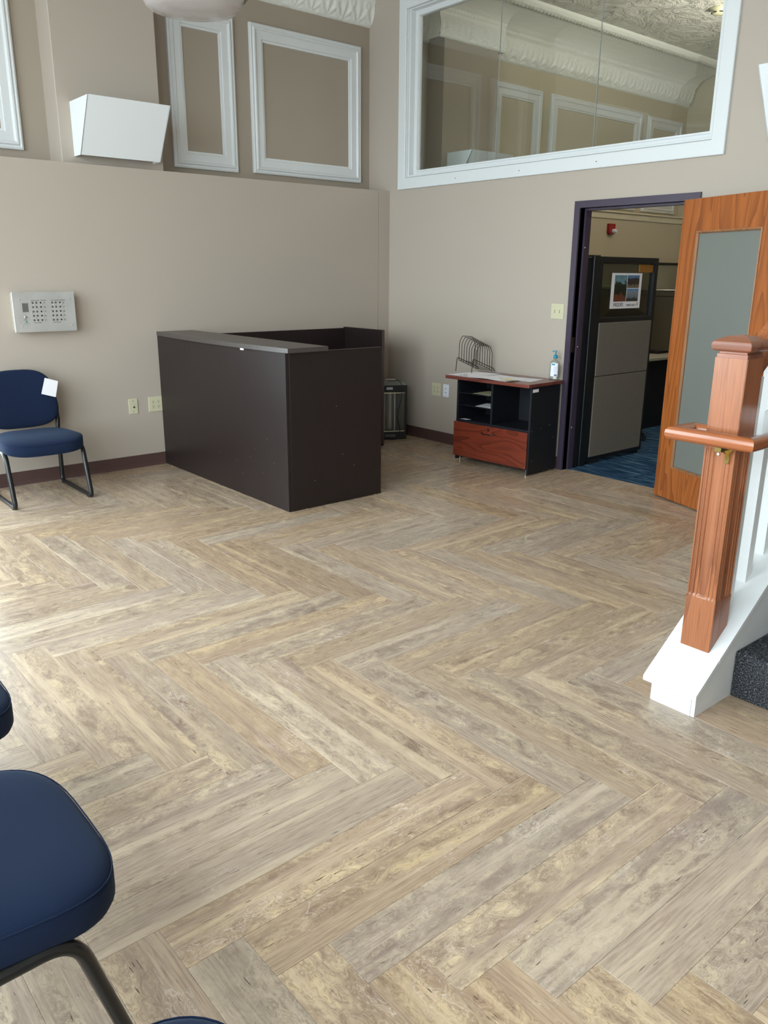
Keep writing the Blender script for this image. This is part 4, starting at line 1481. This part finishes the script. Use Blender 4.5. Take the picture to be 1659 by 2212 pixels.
# newel post with moulded shaft
NX0, NX1, NY0, NY1 = 4.836, 4.952, -2.634, -2.518
nw = thing('newel_post', 'stained wood newel post with moulded shaft and square cap at the right', 'newel post', ((NX0 + NX1) / 2, (NY0 + NY1) / 2, 0.2))
NC = Vector(((NX0 + NX1) / 2, (NY0 + NY1) / 2, 0))
HWn = (NX1 - NX0) / 2


def npost(z0f, z1, name, hw, mat, sloped=False):
    q = [(-hw, -hw), (hw, -hw), (hw, hw), (-hw, hw)]
    b = MB().prism(q, lambda p: (NC.x + p[0], NC.y + p[1], (capz(NC.y + p[1]) - 0.001) if sloped else z0f), lambda p: (NC.x + p[0], NC.y + p[1], z1))
    es = [e for e in b.bm.edges if abs(e.verts[0].co.x - e.verts[1].co.x) < 1e-6 and abs(e.verts[0].co.y - e.verts[1].co.y) < 1e-6]
    bmesh.ops.bevel(b.bm, geom=es, offset=0.002, segments=2, affect='EDGES')
    return b.build(name, mat, nw)


npost(0, 0.405, 'base_block', HWn, M['newel'], True)
npost(0.968, 1.279, 'top_block', HWn, M['newel'])
# moulded shaft: profile with beads and a wide shallow cove on each face, plus chamfered ends
face = [(-1.0, 0.0), (-0.86, 0.0), (-0.82, 0.055), (-0.74, 0.075), (-0.68, 0.03), (-0.60, 0.03), (-0.55, 0.095), (-0.47, 0.10), (-0.42, 0.05), (-0.36, 0.05),
        (-0.30, 0.125), (-0.15, 0.16), (0.0, 0.17), (0.15, 0.16), (0.30, 0.125), (0.36, 0.05), (0.42, 0.05), (0.47, 0.10), (0.55, 0.095), (0.60, 0.03), (0.68, 0.03), (0.74, 0.075), (0.82, 0.055), (0.86, 0.0)]


def shaft_loop(k, scale=1.0):
    out = []
    for i in range(4):
        a = i * PI / 2
        for u, d in face:
            x, y = u * HWn, -HWn * (1 - d * k * 0.9)
            if abs(u) > 0.99:
                y = -HWn * (1 - 0.03 * k)
                x = u * HWn * (1 - 0.03 * k)
            out.append((x * math.cos(a) - y * math.sin(a), x * math.sin(a) + y * math.cos(a)))
    return out


b = MB()
loops = []
for z, k in ((0.403, 0.0), (0.409, 0.35), (0.417, 1.0), (0.957, 1.0), (0.964, 0.35), (0.969, 0.0)):
    loops.append([b.bm.verts.new(Vector((NC.x + x, NC.y + y, z))) for x, y in shaft_loop(k)])
for A, B in zip(loops, loops[1:]):
    for k in range(len(A)):
        j = (k + 1) % len(A)
        b.bm.faces.new([A[k], A[j], B[j], B[k]])
b.bm.faces.new(list(reversed(loops[0]))); b.bm.faces.new(loops[-1])
b.build('fluted_shaft', M['newel'], nw)
# cap: necking, torus edge, low pyramid
cp = [(HWn - 0.004, 1.279), (HWn - 0.004, 1.292), (HWn - 0.009, 1.2935), (HWn - 0.009, 1.299), (HWn + 0.006, 1.303), (HWn + 0.012, 1.308), (HWn + 0.013, 1.322), (HWn + 0.010, 1.332), (HWn + 0.002, 1.338), (HWn * 0.6, 1.350), (0.0008, 1.356)]
b = MB()
loops = [[b.bm.verts.new(Vector((NC.x + sx * h, NC.y + sy * h, z))) for sx, sy in ((-1, -1), (1, -1), (1, 1), (-1, 1))] for h, z in cp]
for A, B in zip(loops, loops[1:]):
    for k in range(4):
        j = (k + 1) % 4
        b.bm.faces.new([A[k], A[j], B[j], B[k]])
b.bm.faces.new(list(reversed(loops[0]))); b.bm.faces.new(loops[-1])
bmesh.ops.bevel(b.bm, geom=[e for e in b.bm.edges if abs((e.verts[0].co - NC).xy.length - (e.verts[1].co - NC).xy.length) < 0.02 and e.verts[0].co.z > 1.30], offset=0.0015, segments=2, affect='EDGES')
b.build('cap', M['newel_cap'], nw)

# short return handrail wrapped round the newel on brass brackets
hr = None
HZ = 1.012
hr_p = []
for k in range(16):
    a = 2 * PI * k / 16
    hr_p.append((0.0265 * math.copysign(abs(math.cos(a)) ** 0.8, math.cos(a)), 0.0245 * math.copysign(abs(math.sin(a)) ** 0.8, math.sin(a))))
XL, XRr, YFr = 4.760, 5.030, -2.706
YBK = -2.585


def seg_rail(p0, p1, m0, m1, mat, name='rail'):
    """p0,p1 horizontal centre points; m0/m1 = mitre slopes (offset along axis per unit sideways)"""
    p0, p1 = Vector(p0), Vector(p1)
    d = (p1 - p0).normalized()
    sdv = Vector((-d.y, d.x, 0))
    return MB().prism(hr_p, lambda p: p0 + sdv * p[0] + Vector((0, 0, p[1])) + d * (p[0] * m0),
                      lambda p: p1 + sdv * p[0] + Vector((0, 0, p[1])) + d * (p[0] * m1)).build(name, mat, hr or nw, smooth=True)


hr = seg_rail((XL, YFr, HZ), (XRr, YFr, HZ), 1, -1, M['newel_x'], 'return_handrail')
seg_rail((XL, YFr, HZ), (XL, YBK, HZ), -1, 1, M['newel_y'])
seg_rail((XL, YBK, HZ), (NX0 + 0.0, YBK, HZ), -1, 0, M['newel_x'])
seg_rail((XRr, YFr, HZ), (XRr, -2.404, HZ), 1, 0, M['newel_y'])
# brass brackets
for bxx, byy, nx_, ny_ in ((4.925, NY0, 0, -1), (NX0, -2.56, -1, 0)):
    n_ = Vector((nx_, ny_, 0)); s_ = Vector((-ny_, nx_, 0))
    o0 = Vector((bxx, byy, 0)) + n_ * 0.001
    fr = frame_mat((o0.x, o0.y, 0.956), s_, (0, 0, 1), n_)
    b = MB()
    b.prism([(-0.007, -0.036), (0.007, -0.036), (0.009, -0.022), (0.008, 0.0), (0.016, 0.010), (0.016, 0.020), (-0.016, 0.020), (-0.016, 0.010), (-0.008, 0.0), (-0.009, -0.022)],
            lambda p: fr @ Vector((p[0], p[1], -0.001)), lambda p: fr @ Vector((p[0], p[1], 0.003)))
    b.build('bracket', M['brass'], hr)
    b = MB()
    b.prism([(0.003, -0.024), (0.003, 0.016), (0.060, 0.020), (0.060, 0.016), (0.020, 0.002)],
            lambda p: fr @ Vector((-0.0015, p[1], p[0])), lambda p: fr @ Vector((0.0015, p[1], p[0])))
    b.build('bracket', M['brass'], hr)
    b = MB().box((-0.012, 0.016, 0.0), (0.012, 0.0305, 0.075), mat=fr)
    b.build('bracket', M['brass'], hr)
    MB().lathe([(0, 0.0), (0.005, 0.001), (0.006, 0.004), (0.005, 0.007), (0, 0.008)], seg=10, mat=fr @ Matrix.Translation((0.0, 0.006, 0.060))).build('screw', M['chrome'], hr, smooth=True)
# white mounting block for the rail's rear arm
MB().box((4.922, -2.403, 0.955), (5.075, -2.355, 1.085), 0.010, 2).build('mounting_block', M['white'], stt)

# ------------------------------------------------------------------ office furniture seen through the door
cp_ = thing('cubicle_partition', 'tall black-framed cubicle partition with glazed top just inside the doorway', 'partition', (2.22, 0.7, 0))
PX0, PX1 = 2.195, 2.245
PY0, PY1 = 0.285, 1.115
MB().ring(lambda u, v, h: (PX0 + h, u, v), PY0, 0.03, PY1, 1.69, [(0, 0.0), (0.045, 0.0), (0.045, 0.05), (0, 0.05)]).build('frame', M['black'], cp_)
MB().box((PX0, PY0 + 0.045, 1.175), (PX1, PY1 - 0.045, 1.215)).build('frame', M['black'], cp_)
MB().box((PX0 + 0.004, PY0 + 0.0445, 0.745), (PX1 + 0.008, PY1 - 0.035, 1.176), 0.003, 1).build('fabric_tile', M['fabric_tile'], cp_)
MB().box((PX0 + 0.004, PY0 + 0.0445, 0.062), (PX1 + 0.008, PY1 - 0.035, 0.740), 0.003, 1).build('fabric_tile', M['fabric_tile'], cp_)
MB().box((PX0 + 0.02, PY0 + 0.045, 1.215), (PX0 + 0.026, PY1 - 0.045, 1.645)).build('glass_panel', M['glass_tint'], cp_)
MB().box((PX0 - 0.015, 0.205, 0.0), (PX1 + 0.005, 0.284, 1.70), 0.006, 2).build('corner_post', M['black'], cp_)
MB().box((PX0 - 0.01, 0.135, 0.0), (PX1 - 0.01, 0.200, 1.685), 0.004, 1).build('wall_starter', M['black_matte'], cp_)
for y in (0.33, 1.06):
    MB().box((PX0 + 0.005, y - 0.02, 0.0), (PX1 - 0.005, y + 0.02, 0.032)).build('foot', M['black'], cp_)

# poster taped to the glass
pm = thing('poster', 'white poster with three photographs and VIEQUES lettering on the cubicle glass', 'poster', (PX1 + 0.002, 0.70, 1.285))
PXX = PX0 + 0.030
PYa, PYb, PZa, PZb = 0.486, 0.918, 1.283, 1.566
PYb = 0.915


def pbox(u0, v0, u1, v1, mat, name, h):
    MB().box((PXX + h, PYa + (PYb - PYa) * u0, PZb - (PZb - PZa) * v1), (PXX + h + 0.0006, PYa + (PYb - PYa) * u1, PZb - (PZb - PZa) * v0)).build(name, mat, pm)


def photo_mat(name, sky, land, ground, hz=0.5, seed=0.0):
    t = NT(name)
    g_ = t.n('ShaderNodeTexCoord')
    sp = t.n('ShaderNodeSeparateXYZ')
    t.l(g_.outputs['Generated'], sp.inputs[0])
    mp = t.n('ShaderNodeMapping'); mp.inputs['Location'].default_value = (seed, seed, 0); mp.inputs['Scale'].default_value = (1, 1, 1)
    t.l(g_.outputs['Generated'], mp.inputs[0])
    nz = t.noise(mp.outputs[0], 3.5, 5, 0.65)
    v = t.math('ADD', sp.outputs[2], t.math('MULTIPLY', t.math('SUBTRACT', nz, 0.5), 0.8))
    c = t.ramp(v, [(0.0, lin(ground)), (0.22, lin(ground)), (0.3, lin(land)), (hz, tuple(x * 1.6 for x in lin(land))), (hz + 0.04, lin(sky)), (1.0, tuple(x * .7 for x in lin(sky)))])
    t.base(c, 0.3)
    return t.m


pbox(0, 0, 1, 1, M['paper'], 'sheet', 0)
pbox(0.10, 0.06, 0.505, 0.80, photo_mat('photo_trees', (110, 150, 165), (26, 34, 26), (110, 62, 44), 0.72, 1.0), 'photograph', 0.0006)
pbox(0.52, 0.06, 0.915, 0.42, photo_mat('photo_bay', (90, 130, 175), (50, 44, 44), (120, 105, 90), 0.75, 2.3), 'photograph', 0.0006)
pbox(0.52, 0.44, 0.915, 0.80, photo_mat('photo_house', (100, 150, 200), (110, 116, 128), (52, 56, 52), 0.78, 4.1), 'photograph', 0.0006)
pz_ = PZb - (PZb - PZa) * 0.935
text_mesh('VIEQUES', 0.040, M['ink'], pm, frame_mat((PXX + 0.0009, PYa + 0.045, pz_), (0, 0.92, 0), (0, 0, 1), (1, 0, 0)))
text_mesh('PUERTO RICO', 0.022, M['ink'], pm, frame_mat((PXX + 0.0009, PYa + 0.235, pz_), (0, 0.95, 0), (0, 0, 1), (1, 0, 0)))
pbox(0.885, 0.83, 0.94, 0.93, M['shelf'], 'emblem', 0.0006)
o = MB().box((PX0 + 0.028, 0.86, 1.573), (PX0 + 0.036, 1.062, 1.636), 0.001, 1).build('name_plate', M['amber'], origin=(2.22, 0.96, 1.573))
tag(o, 'amber brown card at the upper right of the cubicle glass', 'sign')

# low partition across the cubicle, its worktop and side run
lp_ = thing('cubicle_partition', 'low taupe fabric partition behind the office worktop', 'partition', (1.2, 2.85, 0))
MB().box((0.36, 2.825, 0.03), (2.0, 2.875, 1.395), 0.004, 1).build('frame', M['black'], lp_)
MB().box((0.38, 2.817, 0.76), (1.98, 2.826, 1.33), 0.002, 1).build('fabric_tile', M['fabric_dark'], lp_)
MB().box((0.38, 2.817, 1.336), (1.98, 2.826, 1.385), 0.002, 1).build('fabric_tile', M['fabric_dark'], lp_)
MB().box((0.38, 2.817, 0.05), (1.98, 2.826, 0.72), 0.002, 1).build('fabric_tile', M['fabric_dark'], lp_)
sp_ = thing('cubicle_partition', 'long putty cubicle partition with black top rail along the far office wall', 'partition', (0.28, 3.9, 0))
MB().box((0.24, 2.3, 0.02), (0.30, 5.2, 1.68), 0.002, 1).build('panel', simple('olive_panel', (128, 124, 108), 0.9), sp_)
MB().box((0.232, 2.3, 1.68), (0.308, 5.2, 1.71), 0.004, 1).build('top_rail', M['black'], sp_)
sh = thing('overhead_shelf', 'putty metal shelf on the far cubicle partition', 'shelf', (0.45, 3.7, 1.26))
MB().box((0.301, 2.9, 1.262), (0.60, 4.52, 1.285), 0.002, 1).build('shelf_board', M['shelf'], sh)
MB().box((0.301, 4.505, 1.262), (0.60, 4.525, 1.38), 0.002, 1).build('end_bracket', M['shelf'], sh)
for k, (y0, y1, z0, hh, m_, lab) in enumerate(((4.02, 4.46, 1.286, 0.030, M['paper'], 'bottom white paper stack in the tray on the far office shelf'), (4.0, 4.44, 1.318, 0.025, M['shelf'], 'middle putty paper stack on the far office shelf'),
                                  (3.98, 4.40, 1.345, 0.035, M['paper'], 'topmost white paper stack on the far office shelf'))):
    o = MB().box((0.32, y0, z0), (0.57, y1, z0 + hh), 0.002, 1).build('paper_stack', m_, origin=(0.45, y0, z0))
    tag(o, lab, 'paper stack', 'stacks on the office shelf')
for k, (z0, hh, m_, lab) in enumerate(((1.286, 0.055, M['navy_binder'], 'lower navy binder lying behind the cubicle glass'), (1.343, 0.055, M['navy_binder'], 'upper navy binder lying under pale green papers'),
                                       (1.40, 0.03, M['binder_green'], 'pale green papers on the navy binders'))):
    o = MB().box((0.32, 2.98, z0), (0.58, 3.30 - 0.01 * k, z0 + hh), 0.004, 1).build('binder' if k < 2 else 'paper_stack', m_, origin=(0.45, 3.1, z0))
    tag(o, lab, 'binder' if k < 2 else 'paper stack')
wk = thing('worktop', 'grey office worktop below the low taupe partition', 'desk', (1.2, 2.2, 0))
MB().box((0.62, 1.8, 0.712), (1.66, 2.815, 0.740), 0.003, 1).build('top', M['grey_top'], wk)
MB().box((1.56, 1.85, 0.0), (1.60, 2.80, 0.711), 0.002, 1).build('end_panel', M['black_matte'], wk)
MB().box((0.66, 1.85, 0.0), (0.70, 2.80, 0.711), 0.002, 1).build('end_panel', M['black_matte'], wk)
o = MB().box((1.20, 2.60, 0.7405), (1.42, 2.76, 0.768), 0.006, 2).build('desk_phone', M['black'], origin=(1.3, 2.7, 0.74))
tag(o, 'flat black device on the office worktop', 'phone')
oc_ = thing('office_chair', 'black office chair mostly hidden behind the glazed cubicle partition', 'chair', (1.74, 1.44, 0), 0.6)
cushion(superellipse(0.22, 0.26, 3, 32), [(0.1, 0), (0.0, 0.01), (0.0, 0.04), (0.02, 0.05), (0.12, 0.055)], lambda x, z, w_: (x, -w_ - 0.18, z + 1.0)).build('backrest', M['black_matte'], oc_, world=False, smooth=True)
cushion(superellipse(0.24, 0.24, 3, 32), [(0.1, 0), (0.0, 0.01), (0.0, 0.05), (0.02, 0.06), (0.12, 0.065)], lambda x, y, w_: (x, y + 0.05, w_ + 0.44)).build('seat', M['black_matte'], oc_, world=False, smooth=True)
MB().tube([(0, -0.21, 0.8), (0, -0.2, 0.48), (0, -0.05, 0.42)], 0.018, 8).build('back_support', M['black'], oc_, world=False, smooth=True)
MB().tube([(0, 0.03, 0.10), (0, 0.03, 0.44)], 0.025, 10).build('gas_column', M['black'], oc_, world=False, smooth=True)
for k in range(5):
    a = 2 * PI * k / 5
    MB().tube([(0, 0.03, 0.10), (0.28 * math.cos(a), 0.03 + 0.28 * math.sin(a), 0.07)], 0.016, 8).build('base_leg', M['black'], oc_, world=False, smooth=True)
    MB().lathe([(0, -0.014), (0.026, -0.014), (0.028, 0), (0.026, 0.014), (0, 0.014)], seg=14, mat=frame_mat((0.28 * math.cos(a), 0.03 + 0.28 * math.sin(a), 0.028), (1, 0, 0), (0, 0, 1), (0, -1, 0))).build('caster', M['black'], oc_, world=False, smooth=True)

# red fire-alarm strobe
al = thing('fire_alarm_strobe', 'red wall alarm with a clear strobe high on the office wall', 'alarm', (0, 3.56, 2.06))
MB().prism([(-0.06, 0.09), (0.06, 0.09), (0.06, -0.035), (0.035, -0.065), (-0.035, -0.065), (-0.06, -0.035)], lambda p: (0.0, 3.555 + p[0], 2.085 + p[1] * 0.8), lambda p: (0.04, 3.555 + p[0], 2.085 + p[1] * 0.8)).build('body', M['red'], al)
MB().lathe([(0.026, 0), (0.026, 0.03), (0.018, 0.045), (0, 0.05)], seg=16, mat=frame_mat((0.04, 3.575, 2.07), (0, 1, 0), (0, 0, 1), (1, 0, 0))).build('strobe_lens', M['white_plastic'], al, smooth=True)
